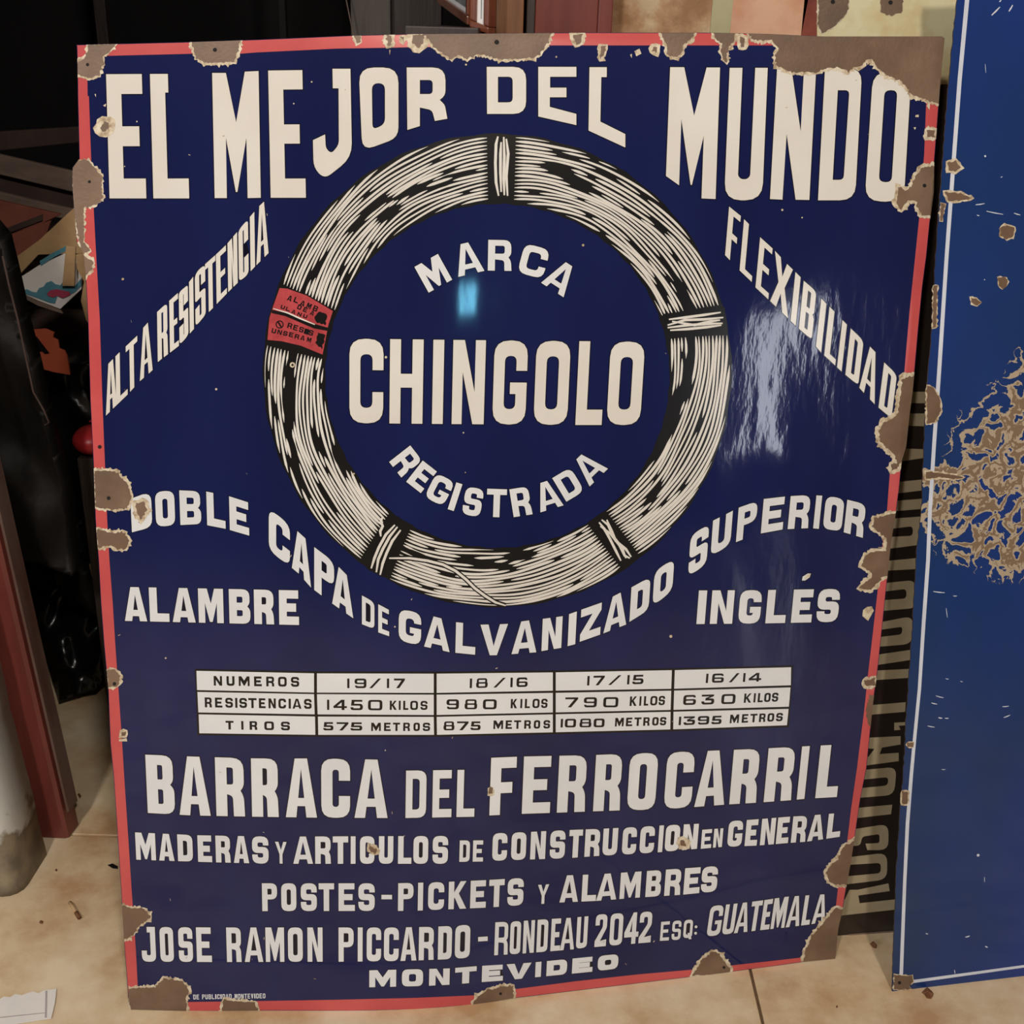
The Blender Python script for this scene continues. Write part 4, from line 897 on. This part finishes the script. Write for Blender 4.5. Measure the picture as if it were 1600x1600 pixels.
for L_ in [[[(1300, 1432), (1317, 1430), (1399, 1421), (1399, 1405), (1343, 1411), (1341, 1399), (1390, 1392), (1388, 1380), (1340, 1390), (1327, 1390), (1320, 1405), (1300, 1410)]],
           [rnd([(1310, 1341), (1386, 1332, 15), (1386, 1374, 15), (1310, 1383)]), rnd([(1312, 1352), (1376, 1348, 6), (1376, 1364, 6), (1312, 1370)])],
           [rnd([(1330, 1296), (1388, 1287, 14), (1388, 1328, 14), (1355, 1328), (1352, 1318), (1374, 1317, 4), (1374, 1303, 4), (1347, 1307, 5), (1344, 1321, 6), (1325, 1322)])],
           [[(1330, 1263), (1394, 1257), (1392, 1272), (1330, 1279)]],
           [rnd([(1335, 1204), (1401, 1198, 14), (1397, 1242, 14), (1335, 1247)]), rnd([(1337, 1219), (1388, 1214, 6), (1387, 1227, 6), (1337, 1232)])],
           [[(1345, 1153), (1407, 1150), (1407, 1163), (1378, 1168), (1374, 1178), (1404, 1176), (1404, 1189), (1345, 1197), (1345, 1184), (1357, 1182), (1366, 1170), (1345, 1168)]],
           [[(1397, 1129), (1415, 1128), (1415, 1133), (1404, 1134), (1407, 1140), (1397, 1141)]],
           [[(1355, 1102), (1415, 1097), (1414, 1112), (1355, 1117)]],
           [[(1360, 1048), (1420, 1045), (1420, 1059), (1360, 1063)]], [[(1364, 1025), (1376, 1022), (1424, 1015), (1423, 1031), (1376, 1038), (1364, 1040)]],
           [rnd([(1366, 974), (1427, 962, 15), (1425, 1006, 14), (1366, 1011)]), rnd([(1368, 985), (1410, 979, 5), (1409, 991, 5), (1368, 996)])],
           [rnd([(1372, 912), (1430, 906, 12), (1429, 950, 8), (1372, 955)]), rnd([(1374, 925), (1416, 920, 6), (1416, 935, 6), (1374, 938)])],
           [[(1378, 877), (1431, 872), (1431, 889), (1378, 892)]],
           [rnd([(1384, 811), (1438, 807), (1438, 851), (1384, 858)]), rnd([(1386, 827), (1426, 822, 6), (1426, 837, 6), (1386, 839)])],
           [[(1392, 754), (1442, 749), (1442, 766), (1392, 772)]], [[(1392, 783), (1442, 779), (1442, 795), (1392, 799)]],
           [[(1400, 700), (1446, 702), (1446, 715), (1400, 722)]], [[(1408, 646), (1450, 646), (1450, 666), (1408, 665)]], [[(1412, 612), (1452, 612), (1452, 630), (1412, 630)]]]:
    kt = Decal()
    kt.poly(L_)
    kt.build('letter', M['tanletter'], bsg, KS, .0004)['label'] = 'big tan letter lying on its side'
lip = Decal().poly([(1325, 1459), (1415, 1452), (1415, 1455), (1328, 1462)]); lip.build('bottom_lip', M['plank'], bsg, KS, .0008)

# cream sheet behind, upper right
CP0, CP1 = PBL+MS.N*-.085, PBR+MS.N*-.085; CP0.z = CP1.z = 0
CS = Surface(CP0, CP1, LEAN+.006)
M['creamstain'] = mat('stained_cream_enamel', (220, 212, 172), (186, 150, 100), .35, 11, 7, lo=.42, hi=.68, c3=(210, 192, 146), coat=.1)
csg = thing('cream_sheet', 'stained cream enamel sheet with brown bare spots, above the top right corner', 'sign', ((CP0+CP1)/2+CS.U*.4).to_tuple())
Decal().poly([(1277, -60), (1277, 60), (1270, 300), (1262, 800), (1265, 1400), (1400, 1390), (1440, 900), (1493, 300), (1497, 60), (1499, -60)]).build('enamel_plate', M['creamstain'], csg, CS, 0, thick=.0015, step=200)
def cpatch(poly, seed, rim):
    Decal().poly(ragged(poly, 1, 3, seed+50, rim)).build('chipped_rim', M['ground'], csg, CS, .0003)
    Decal().poly(ragged(poly, 1, 3, seed)).build('rust_patch', M['rust'], csg, CS, .0005)
cpatch([(1279, -40), (1328, -30), (1324, 20), (1302, 42), (1284, 52), (1279, 40)], 901, 2)
cpatch([(1374, -20), (1412, -20), (1410, 18), (1392, 25), (1376, 18)], 902, 0)
for x, y in ((1301, 3), (1391, 4)): Decal().poly(disc(x, y, 3.5, 10)).build('screw_hole', M['hole'], csg, CS, .0008)
pb_ = CP0+ (CP1-CP0).normalized()*0
# two battens the sheets behind rest on
for nm, S_, xs in (('cream', CS, (1265, 1400)),):
    a, b = S_.hit(1262, 1396)[0], S_.hit(1402, 1386)[0]
    sup = slab('wooden_block', [(a.x, a.y-.004, 0), (b.x, b.y-.004, 0), (b.x, b.y-.004, b.z), (a.x, a.y-.004, a.z)], (0, .05, 0), M['darkwood'], bevel=.002)
    tag(sup, 'dark wooden block on the floor under the cream sheet', 'block')

# ================================================================== ROOM
def tiled_floor():
    fl = box('floor', (-4.2, -5.2, -.06), (4.2, 5.2, -.004), M['grout']); tag(fl, kind='structure')
    sz = 1.4; sy = .5; g = .0022
    me = bpy.data.meshes.new('tile'); bm = bmesh.new()
    bmesh.ops.create_cube(bm, size=1); 
    for v in bm.verts: v.co = Vector((v.co.x*(sz-2*g), v.co.y*(sy-2*g), v.co.z*.006-.003))
    bmesh.ops.bevel(bm, geom=[e for e in bm.edges if all(v.co.z > -.001 for v in e.verts)], offset=.0012, segments=1, affect='EDGES')
    bm.to_mesh(me); bm.free(); me.materials.append(M['tile'])
    for i in range(-3, 3):
        for j in range(-12, 8):
            t = bpy.data.objects.new('tile', me); COL.objects.link(t); t.parent = fl
            t.location = (.367+sz/2+i*sz, 1.03+sy/2+(j-1)*sy, 0)
            t.rotation_euler = (0, 0, 0)
    return fl
tiled_floor()
def struct(o): o['kind'] = 'structure'; return o
struct(box('ceiling', (-4.2, -5.2, 2.75), (4.2, 5.2, 2.85), M['wallroom']))
struct(box('wall_behind_camera', (-4.2, -5.3, 0), (4.2, -5.2, 2.75), M['wallroom']))
struct(box('wall_right', (4.2, -5.2, 0), (4.3, 5.2, 2.75), M['wallroom']))
struct(box('wall_far_left', (-4.3, -5.2, 0), (-4.2, 5.2, 2.75), M['wallroom']))
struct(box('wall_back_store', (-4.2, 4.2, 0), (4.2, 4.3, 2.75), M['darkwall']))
WY = 1.80
xw = at_y(955, 30, WY).x
struct(box('wall_back', (xw, WY, 0), (4.2, WY+.14, 2.75), M['plaster']))
def paint(x0, x1, mt, seed, wob=.006):
    rp_ = random.Random(seed); a, b = at_y(x0, 30, WY).x, at_y(x1, 30, WY).x; L_, R_ = [], []
    for k in range(29):
        z = 2.3*k/28; L_.append((a+rp_.uniform(-wob, wob), WY-.0025, z)); R_.append((b+rp_.uniform(-wob, wob), WY-.0025, z))
    o = slab('paint_layer', L_+R_[::-1], (0, .003, 0), mt); o.parent = bpy.data.objects['wall_back']
paint(1112, 1143, M['palepaint'], 1, .002); paint(1143, 1256, M['pinkpaint'], 2, .004); paint(1253, 1345, M['redpaint'], 3, .003)
# wall end and jamb on the left
ce = on_floor(60, 1375); struct_c = []
SH = .068      # the old wall end and jamb are out of plumb
def column():
    x1 = on_floor(58, 1372).x-.006; y0 = on_floor(30, 1402).y; y1 = on_floor(62, 1335).y
    n = 44; R_ = .03; ring = []
    base = [(-4.2, y0), (x1-R_, y0)] + [(x1-R_+R_*math.sin(t*math.pi/8), y0+R_-R_*math.cos(t*math.pi/8)) for t in range(1, 4)] + [(x1, y0+R_), (x1, y1), (-4.2, y1)]
    verts, faces = [], []
    for k in range(n+1):
        z = 2.75*k/n*(.2+.8*k/n) if k < n else 2.75
        for (x, y) in base:
            b_ = .003*noise.noise(Vector((x*9, y*9, z*14))) if x > -3 else 0
            verts.append((x+b_-SH*z, y+b_*.5, z))
    m_ = len(base)
    for k in range(n):
        for i in range(m_):
            j = (i+1) % m_; faces.append((k*m_+i, k*m_+j, (k+1)*m_+j, (k+1)*m_+i))
    faces.append(tuple(range(m_))[::-1]); faces.append(tuple(n*m_+i for i in range(m_)))
    o = mesh_obj('wall_left', verts, faces, M['column'], smooth=True); struct(o)
    return x1, y0, y1
cx1, cy0, cy1 = column()
JX1, JX0 = on_floor(109, 1312).x, cx1-.2
JY0, JY1 = max(cy1+.004, on_floor(109, 1312).y), on_floor(128, 1287).y
jamb = thing('door_frame', 'dark red stained wooden door jamb rising beside the white wall end at the left', 'door frame', ((JX0+JX1)/2, (JY0+JY1)/2, 0))
bx_ = on_floor(128, 1287).x
slab('jamb_board', [(x, y, .003) for x, y in ((JX0, JY0+.004), (JX1-.008, JY0), (JX1-.002, JY0+.003), (bx_-.003, JY1-.006), (bx_-.008, JY1), (JX0, JY1))], (-SH*2.74, 0, 2.74), M['jambred'], jamb)
slab('edge_strip', [(JX1-.001, JY0+.006, .05), (JX1+.002, JY0+.008, .05), (bx_, JY1-.004, .05), (bx_-.004, JY1-.002, .05)], (-SH*2.68, 0, 2.68), M['jambdark'], jamb)

# ---- things along the top edge
def panel_px(x0, x1, Y, z0, z1, depth, mt, name, label, cat, parent=None):
    a, b = at_y(x0, 30, Y).x, at_y(x1, 30, Y).x
    o = box(name, (a, Y, z0), (b, Y+depth, z1), mt, parent, bevel=.002)
    if label: tag(o, label, cat)
    return o
door = thing('red_door', 'oxblood painted wooden door leaf standing left of the bare plaster wall', 'door', (at_y(885, 30, 1.74).x, 1.74, 0))
a, b = at_y(822, 30, 1.74).x, at_y(957, 30, 1.74).x
box('door_panel', (a+.012, 1.745, .002), (b-.02, 1.775, 2.1), M['redpanel'], door, .002)
box('door_stile', (b-.02, 1.74, .002), (b, 1.78, 2.1), M['redpanel'], door, .002)
box('door_stile', (a, 1.74, .002), (a+.012, 1.78, 2.1), M['darkwood'], door, .002)
panel_px(775, 818, 1.72, 0, 2.0, .05, M['brownwood'], 'wooden_board', 'warm brown upright board between the picture frames and the red door', 'board')
panel_px(758, 775, 1.76, 0, 1.95, .05, M['darkwood'], 'dark_batten', 'narrow dark upright batten just right of the picture frames', 'board')
panel_px(548, 610, 2.35, 0, 1.9, .03, M['greyboard'], 'grey_board', 'grey-brown upright panel in the dark store behind the sign', 'board')
panel_px(609, 690, 2.38, 0, 1.9, .03, M['darkwood'], 'dark_board', 'dark brown upright panel beside the grey-brown one', 'board')
panel_px(148, 166, 3.3, 0, 2.3, .03, M['darkwood'], 'dark_post', 'thin dark post deep in the store, above the left corner of the sign', 'post')
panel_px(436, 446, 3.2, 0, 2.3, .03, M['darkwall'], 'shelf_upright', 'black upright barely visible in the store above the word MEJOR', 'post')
rod_a, rod_b = at_y(540, -40, 2.3), at_y(553, 60, 2.3)
# thin cord
def tube(name, pts, r, mt, parent=None, seg=6):
    verts, faces = [], []
    for i, p in enumerate(pts):
        p = Vector(p); t = (Vector(pts[min(i+1, len(pts)-1)])-Vector(pts[max(i-1, 0)])).normalized()
        n1 = t.orthogonal().normalized(); n2 = t.cross(n1)
        for k in range(seg): a = 2*math.pi*k/seg; verts.append(p+(n1*math.cos(a)+n2*math.sin(a))*r)
    for i in range(len(pts)-1):
        for k in range(seg): faces.append((i*seg+k, i*seg+(k+1) % seg, (i+1)*seg+(k+1) % seg, (i+1)*seg+k))
    faces.append(tuple(range(seg))); faces.append(tuple((len(pts)-1)*seg+k for k in range(seg)))
    return mesh_obj(name, verts, faces, mt, parent, smooth=True)
q0, q1 = at_y(541, 0, 2.3), at_y(552, 55, 2.3); dv = (q1-q0)
k0 = (2.7-q0.z)/dv.z; k1 = (.02-q0.z)/dv.z
tag(tube('pale_string', [q0+dv*k0, q0, q1, q1+dv*2], .0012, M['plank']), 'thin pale string hanging left of the grey-brown panel', 'string')
# two picture frames leaning together
def frame(px, Y, w3, label, tilt):
    """px: lower corner pixels (left, right) of the frame's bottom rail"""
    (x0, y0), (x1, y1) = px
    A, B_ = at_y(x0, y0, Y[0]), at_y(x1, y1, Y[1]); u = (B_-A).normalized(); v = Vector((0, .05, 1)).normalized(); n_ = u.cross(v).normalized()
    if n_.y > 0: n_ = -n_
    L_ = (B_-A).length; H = .5; T_ = .02
    t = thing('picture_frame', label, 'picture frame', A.to_tuple())
    def bar(p, q, wdir, w_):
        slab('frame_rail', [p, q, q+wdir*w_, p+wdir*w_], -n_*-T_*-1, M['frame'], t, bevel=.002)
    def rail(o, d, l, wd_, w_):
        f_ = [o, o+d*l, o+d*l+wd_*w_, o+wd_*w_]; slab('frame_rail', f_, -n_*T_, M['frame'], t, bevel=.0022)
    W_ = w3
    rail(A, u, L_, v, W_); rail(A+v*(H-W_), u, L_, v, W_); rail(A+v*W_, v, H-2*W_, u, W_); rail(A+u*(L_-W_)+v*W_, v, H-2*W_, u, W_)
    i0 = A+u*W_+v*W_-n_*.006
    slab('frame_lining', [i0, i0+u*(L_-2*W_), i0+u*(L_-2*W_)+v*(H-2*W_), i0+v*(H-2*W_)], -n_*.002, M['paper'], t)
    k_ = .006; i1 = i0+u*k_+v*k_+n_*.0005
    slab('picture', [i1, i1+u*(L_-2*W_-2*k_), i1+u*(L_-2*W_-2*k_)+v*(H-2*W_-2*k_), i1+v*(H-2*W_-2*k_)], -n_*.001, M['glass'], t)
    return t, A
f1, A1 = frame(((683, 5), (729, 39)), (1.98, 1.70), .012, 'varnished wooden picture frame seen at a slant, left of the pair at the top edge', 0)
f2, A2 = frame(((733, 42), (763, 54)), (1.665, 1.65), .009, 'narrower varnished picture frame, right of the pair at the top edge', 0)
# a stool-like shelf to carry the frames
za = min(A1.z, A2.z)
shx0, shx1 = A1.x-.01, at_y(757, 40, 1.76).x-.002
shf = thing('low_cupboard', 'dark low cupboard behind the sign carrying the picture frames', 'cupboard', ((shx0+shx1)/2, 1.9, 0))
box('cupboard_body', (shx0, 1.60, 0), (shx1, 2.02, za-.014), M['darkwood'], shf, .003)
box('cupboard_top', (shx0-.003, 1.595, za-.014), (shx1, 2.03, za-.0005), M['darkwood'], shf, .002)

# ---- dark store on the left: bags, boards, painted card
def px_slab(name, pts, Y, depth, mt, parent=None, bevel=.001, ys=None):
    q = [at_y(x, y, (ys[i] if ys else Y)) for i, (x, y) in enumerate(pts)]
    return slab(name, q, (0, depth, 0), mt, parent, bevel)
def leaning_board(name, label, cat, pts, Y, mt, depth=.02, ys=None):
    return tag(px_slab(name, pts, Y, depth, mt, ys=ys, bevel=.0015), label, cat)
# stack support: a crate deep in the store
crate_top = at_y(70, 470, 2.15).z
crt = thing('dark_crate', 'dark wooden crate in the store that the boards and cards lie against', 'crate', (-1.15, 2.6, 0))
for k in range(7):
    z = .06+k*(crate_top-.1)/7
    box('slat', (-1.9, 2.3, z), (-.62, 2.318, z+(crate_top-.1)/7-.012), M['plankdark'], crt, .002)
for x in (-1.88, -.66): box('corner_post', (x, 2.319, 0), (x+.04, 2.36, crate_top), M['plankdark'], crt, .002)
box('crate_top', (-1.9, 2.3, crate_top-.03), (-.62, 3.0, crate_top), M['plankdark'], crt, .002)
box('back_panel', (-1.9, 2.98, 0), (-.62, 3.0, crate_top-.03), M['plankdark'], crt, .002)
ext = 320
def slantboard(label, x0, yt0, yb0, x1, yt1, yb1, Y, mt, cat='board', name='plank', d=.02):
    return tag(px_slab(name, [(x0, yt0), (x1, yt1), (x1, yb1), (x0, yb0)], Y, d, mt, bevel=.002), label, cat)
slantboard('dim brown board lying highest in the pile at the left edge', -140, 214, 250, 190, 194, 216, 2.22, M['plankdark'])
slantboard('grey dusty plank sloping down to the right below the highest board', -160, 205, 235, 190, 285, 318, 2.12, M['plank'], d=.012)
slantboard('darker brown plank under the grey dusty one', -160, 236, 262, 190, 319, 345, 2.14, M['plankdark'], d=.03)
slantboard('grey-brown lower plank with a worn edge above the red board', -160, 263, 290, 190, 345, 360, 2.10, M['plank'], d=.012)
tag(px_slab('red_board', [(-60, 300), (95, 335), (60, 352), (12, 366), (-60, 380)], 2.04, .01, M['cardred']), 'faded red board below the grey planks at the left edge', 'board')
tag(px_slab('dark_strip', [(8, 357), (66, 335), (66, 345), (10, 366)], 2.035, .004, M['plankdark']), 'short dark strip lying across the red board', 'strip')
tag(px_slab('red_card', [(10, 368), (80, 344), (70, 372), (20, 405), (14, 400)], 2.03, .004, M['cardred']), 'second faded red piece under the dark strip', 'card')
tag(px_slab('cardboard_flap', [(24, 402), (60, 376), (118, 322), (132, 326), (135, 396), (60, 398), (28, 432)], 2.0, .005, M['card']), 'tan cardboard flap rising beside the left edge of the sign', 'cardboard')
tag(px_slab('cardboard_strip', [(103, 384), (118, 386), (116, 447), (97, 447)], 1.955, .004, M['card']), 'narrow tan cardboard strip crossing the painted card', 'cardboard')
cdp = [(27, 436), (60, 415), (101, 396), (128, 402), (127, 452), (94, 483), (60, 470), (33, 458)]
pc = thing('painted_card', 'white card painted with blue waves and a pink shape, left of the sign', 'card', at_y(80, 460, 1.97).to_tuple())
px_slab('card_sheet', cdp, 1.97, .006, M['paper'], pc)
wave = [(31, 457), (36, 454), (42, 452), (50, 456), (57, 457), (61, 450), (68, 448), (72, 442), (80, 439), (86, 444), (94, 446), (98, 441), (106, 446), (116, 448), (126, 436), (127, 446), (118, 456), (108, 461), (104, 455), (98, 466), (90, 462), (86, 474), (78, 473), (60, 466), (42, 460)]
px_slab('blue_wave', wave, 1.968, .001, M['skyblue'], pc, bevel=0)
px_slab('pink_shape', [(73, 459), (78, 454), (88, 452), (98, 454), (108, 456), (110, 461), (98, 466), (90, 462), (84, 465), (76, 463)], 1.9665, .001, M['pink'], pc, bevel=0)
px_slab('teal_band', [(62, 408), (84, 394), (104, 384), (103, 392), (84, 402), (64, 415)], 1.967, .001, M['skyblue'], pc, bevel=0)
px_slab('card_edge', [(33, 459), (60, 471), (95, 485), (98, 490), (60, 478), (34, 464)], 1.969, .003, M['plank'], pc, bevel=0)
tag(px_slab('cardboard_box_side', [(118, 398), (150, 392), (150, 520), (134, 500), (126, 470), (131, 440), (120, 420)], 1.93, .01, M['card']), 'tan cardboard edge tucked behind the left border of the sign', 'cardboard')
og = thing('orange_board', 'orange board with a black letter A in the dark store, left of the sign', 'board', at_y(80, 550, 1.95).to_tuple())
px_slab('board_sheet', [(40, 516), (70, 514), (84, 520), (82, 528), (90, 532), (92, 545), (100, 548), (104, 556), (107, 572), (109, 586), (85, 582), (55, 574), (40, 560)], 1.95, .006, M['orange'], og)
px_slab('letter', [(49, 526), (57, 526), (77, 552), (70, 553), (66, 549), (58, 550), (60, 552), (49, 549), (56, 546), (60, 545)], 1.948, .001, M['ink'], og, bevel=0)

def crumple(name, pts, Y, mt, label, cat, amp=.03, sc=14, seed=0, thick=.012, parent=None, step=9, yfn=None):
    """folded plastic/leather: a polygon gridded at its depth and creased by ridged noise"""
    bm = bmesh.new(); V3 = [Vector((x, y, 0)) for x, y in pts]; bv = [bm.verts.new(v) for v in V3]
    for t in tessellate_polygon([V3]):
        a, b, c = (V3[i] for i in t)
        if (b.x-a.x)*(c.y-a.y)-(b.y-a.y)*(c.x-a.x) > 0: t = t[::-1]
        bm.faces.new([bv[i] for i in t])
    xs, ys = [p[0] for p in pts], [p[1] for p in pts]
    for no, lo, hi in (((1, 0, 0), min(xs), max(xs)), ((0, 1, 0), min(ys), max(ys))):
        k = lo+step
        while k < hi:
            bmesh.ops.bisect_plane(bm, geom=bm.verts[:]+bm.edges[:]+bm.faces[:], plane_co=(k*no[0], k*no[1], 0), plane_no=no); k += step
    bmesh.ops.triangulate(bm, faces=bm.faces[:])
    bnd = {v for e in bm.edges if len(e.link_faces) == 1 for v in e.verts}
    for v in bm.verts:
        x, y = v.co.x, v.co.y; yy = yfn(x, y) if yfn else Y
        p = at_y(x, y, yy)
        n_ = 1-abs(noise.noise(Vector((p.x*sc+seed, p.z*sc*.55, seed))))*2; n2 = noise.noise(Vector((p.x*sc*2.3, p.z*sc*1.4, seed+5)))
        d = (n_*.7+n2*.4)*amp
        v.co = at_y(x, y, yy-d)
    r = bmesh.ops.extrude_face_region(bm, geom=bm.faces[:])
    nv = [g for g in r['geom'] if isinstance(g, bmesh.types.BMVert)]
    for v in nv: v.co.y += thick
    bmesh.ops.recalc_face_normals(bm, faces=bm.faces[:])
    me = bpy.data.meshes.new(name); bm.to_mesh(me); bm.free(); me.materials.append(mt)
    me.polygons.foreach_set('use_smooth', [True]*len(me.polygons))
    o = bpy.data.objects.new(name, me); COL.objects.link(o)
    if parent:
        o.parent = parent; o.data.transform(Matrix.Translation(-parent.location))
    if label: tag(o, label, cat)
    return o
hb = thing('hanging_bag', 'long black bag hanging over the top of the red stained jamb', 'bag', at_y(40, 890, 1.66).to_tuple())
crumple('bag_body', [(-60, 300), (0, 372), (12, 420), (30, 500), (48, 570), (66, 645), (84, 715), (98, 765), (104, 820), (112, 900), (60, 880), (-60, 860)], 1.66, M['bag2'],
        None, None, .03, 9, 2.2, .04, parent=hb)
tube('bag_strap', [at_y(x, y, 1.57) for x, y in ((4, 400), (14, 445), (28, 500), (40, 556), (52, 612), (68, 640), (77, 660), (70, 664))], .0016, M['plankdark'], hb)
crumple('black_bag', [(60, 560), (150, 570), (175, 700), (180, 880), (150, 905), (95, 880), (70, 760)], 2.08, M['bag'], 'black plastic bag in the store right of the hanging bag', 'bag', .05, 11, 7.7, .2)
crumple('floor_bag', [(30, 870), (82, 866), (120, 880), (158, 905), (172, 960), (178, 1040), (150, 1078), (120, 1085), (92, 1100), (70, 1020), (50, 950)], 1.96, M['bag'],
        'glossy black plastic bag slumped on the floor behind the jamb', 'bag', .06, 13, 4.1, .3, yfn=lambda x, y: 2.02-.1*(y-870)/230)
crumple('leather_bag', [(80, 868), (96, 872), (135, 898), (158, 920), (164, 968), (130, 950), (90, 918), (80, 895)], 1.86, M['bag2'],
        'dull dark leather bag lying on top of the glossy black one', 'bag', .02, 16, 1.3, .05)
tag(px_slab('pale_cloth_scrap', [(139, 882), (146, 878), (158, 880), (162, 922), (150, 915), (143, 900)], 1.85, .01, M['card']), 'pale scrap of cardboard beside the red border above the bags', 'cardboard')
# red plastic thing peeping out behind the sign
rd = thing('red_canister', 'red rounded plastic canister peeping from behind the left border of the sign', 'canister', at_y(140, 690, 1.8).to_tuple())
bm = bmesh.new(); bmesh.ops.create_uvsphere(bm, u_segments=28, v_segments=16, radius=1)
c0 = at_y(146, 686, 1.82)
for v in bm.verts: v.co = Vector((v.co.x*.033, v.co.y*.04, v.co.z*.024)) + c0 - rd.location
me = bpy.data.meshes.new('canister_body'); bm.to_mesh(me); bm.free(); me.materials.append(M['redthing']); me.polygons.foreach_set('use_smooth', [True]*len(me.polygons))
ob = bpy.data.objects.new('canister_body', me); COL.objects.link(ob); ob.parent = rd
slab('canister_neck', [at_y(x, y, 1.82) for x, y in ((137, 660), (150, 648), (162, 648), (160, 662))], (0, .02, 0), M['redthing'], rd, .002)
shelf_z = (c0-Vector((0, 0, .024))).z
tag(box('low_shelf', (c0.x-.02, 1.79, 0), (c0.x+.22, 2.0, shelf_z), M['darkwood'], bevel=.002), 'dark box behind the left edge of the sign carrying the red canister', 'box')

# ---- on the floor
pp = [(-60, 1563), (0, 1561), (6, 1557), (16, 1558), (24, 1553), (34, 1555), (42, 1552), (52, 1549), (60, 1552), (70, 1547), (80, 1546), (88, 1545), (86, 1565), (80, 1591), (40, 1597), (0, 1603), (-60, 1612)]
sh = thing('paper_sheet', 'white torn-edged printed sheet of paper on the floor at the lower left', 'paper', on_floor(40, 1575).to_tuple())
slab('paper', [on_floor(x, y, .0035) for x, y in pp], (0, 0, -.0008), M['paper'], sh)
slab('printed_line', [on_floor(x, y, .0038) for x, y in ((71, 1548), (74, 1548), (73, 1590), (70, 1590))], (0, 0, -.0002), M['paperprint'], sh)
slab('printed_line', [on_floor(x, y, .0038) for x, y in ((0, 1589), (70, 1582), (70, 1583), (0, 1590.5))], (0, 0, -.0002), M['paperprint'], sh)
def leaf(name, pts, label, cat, mt, h=.006, curl=.004, grp=None):
    n = len(pts); c = on_floor(sum(p[0] for p in pts)/n, sum(p[1] for p in pts)/n)
    ring = [on_floor(x, y) for x, y in pts]; verts = [(p.x, p.y, .0006+curl*(i % 2)) for i, p in enumerate(ring)] + [(c.x, c.y, h)] + [(p.x, p.y, .0001) for p in ring]
    faces = [(i, (i+1) % n, n) for i in range(n)] + [(i, i+n+1, (i+1) % n+n+1, (i+1) % n) for i in range(n)] + [tuple(n+1+i for i in range(n))]
    return tag(mesh_obj(name, verts, faces, mt), label, cat, grp)
leaf('dry_leaf', [(1440, 1551), (1448, 1546), (1456, 1549), (1458, 1556), (1455, 1561), (1448, 1560), (1444, 1554)], 'dry brown leaf on the floor below the blue sheet', 'leaf', M['leaf'])
leaf('dry_leaf', [(1359, 1475), (1364, 1474), (1370, 1477), (1369, 1482), (1364, 1481)], 'small dry brown leaf on the floor in front of the black sign', 'leaf', M['leaf'])
leaf('crumb', [(61, 1441), (64, 1439), (68, 1440), (66, 1444), (62, 1443)], 'small dark crumb on the bare floor left of the sign', 'debris', M['leaf'], .003, .001)
leaf('crumb', [(86, 1360), (88, 1358), (90, 1360), (88, 1362)], 'tiny dark speck on the floor near the foot of the jamb', 'debris', M['leaf'], .002, .001)
leaf('crumb', [(1306, 1573), (1308, 1572), (1309, 1574), (1307, 1575)], 'single tiny speck on the tile right of the centre joint', 'debris', M['leaf'], .002, .001)
tw_ = thing('twig', 'short pale twig with a dark burnt end on the floor left of the sign', 'twig', on_floor(117, 1420).to_tuple())
tube('stem', [on_floor(109, 1410, .004), on_floor(114, 1417, .005), on_floor(119, 1426, .004)], .0028, M['card'], tw_)
tube('burnt_end', [on_floor(119, 1426, .004), on_floor(124, 1434, .004)], .0034, M['leaf'], tw_)
leaf('flake', [(121, 1242), (124, 1240), (127, 1244), (125, 1248)], 'small dark flake by the upper corner of the jamb foot', 'debris', M['leaf'], .003, .001)
leaf('flake', [(168, 1352), (176, 1350), (184, 1354), (184, 1358), (176, 1357)], 'thin dark flake in the shadow by the red border', 'debris', M['bag'], .002, .0006)
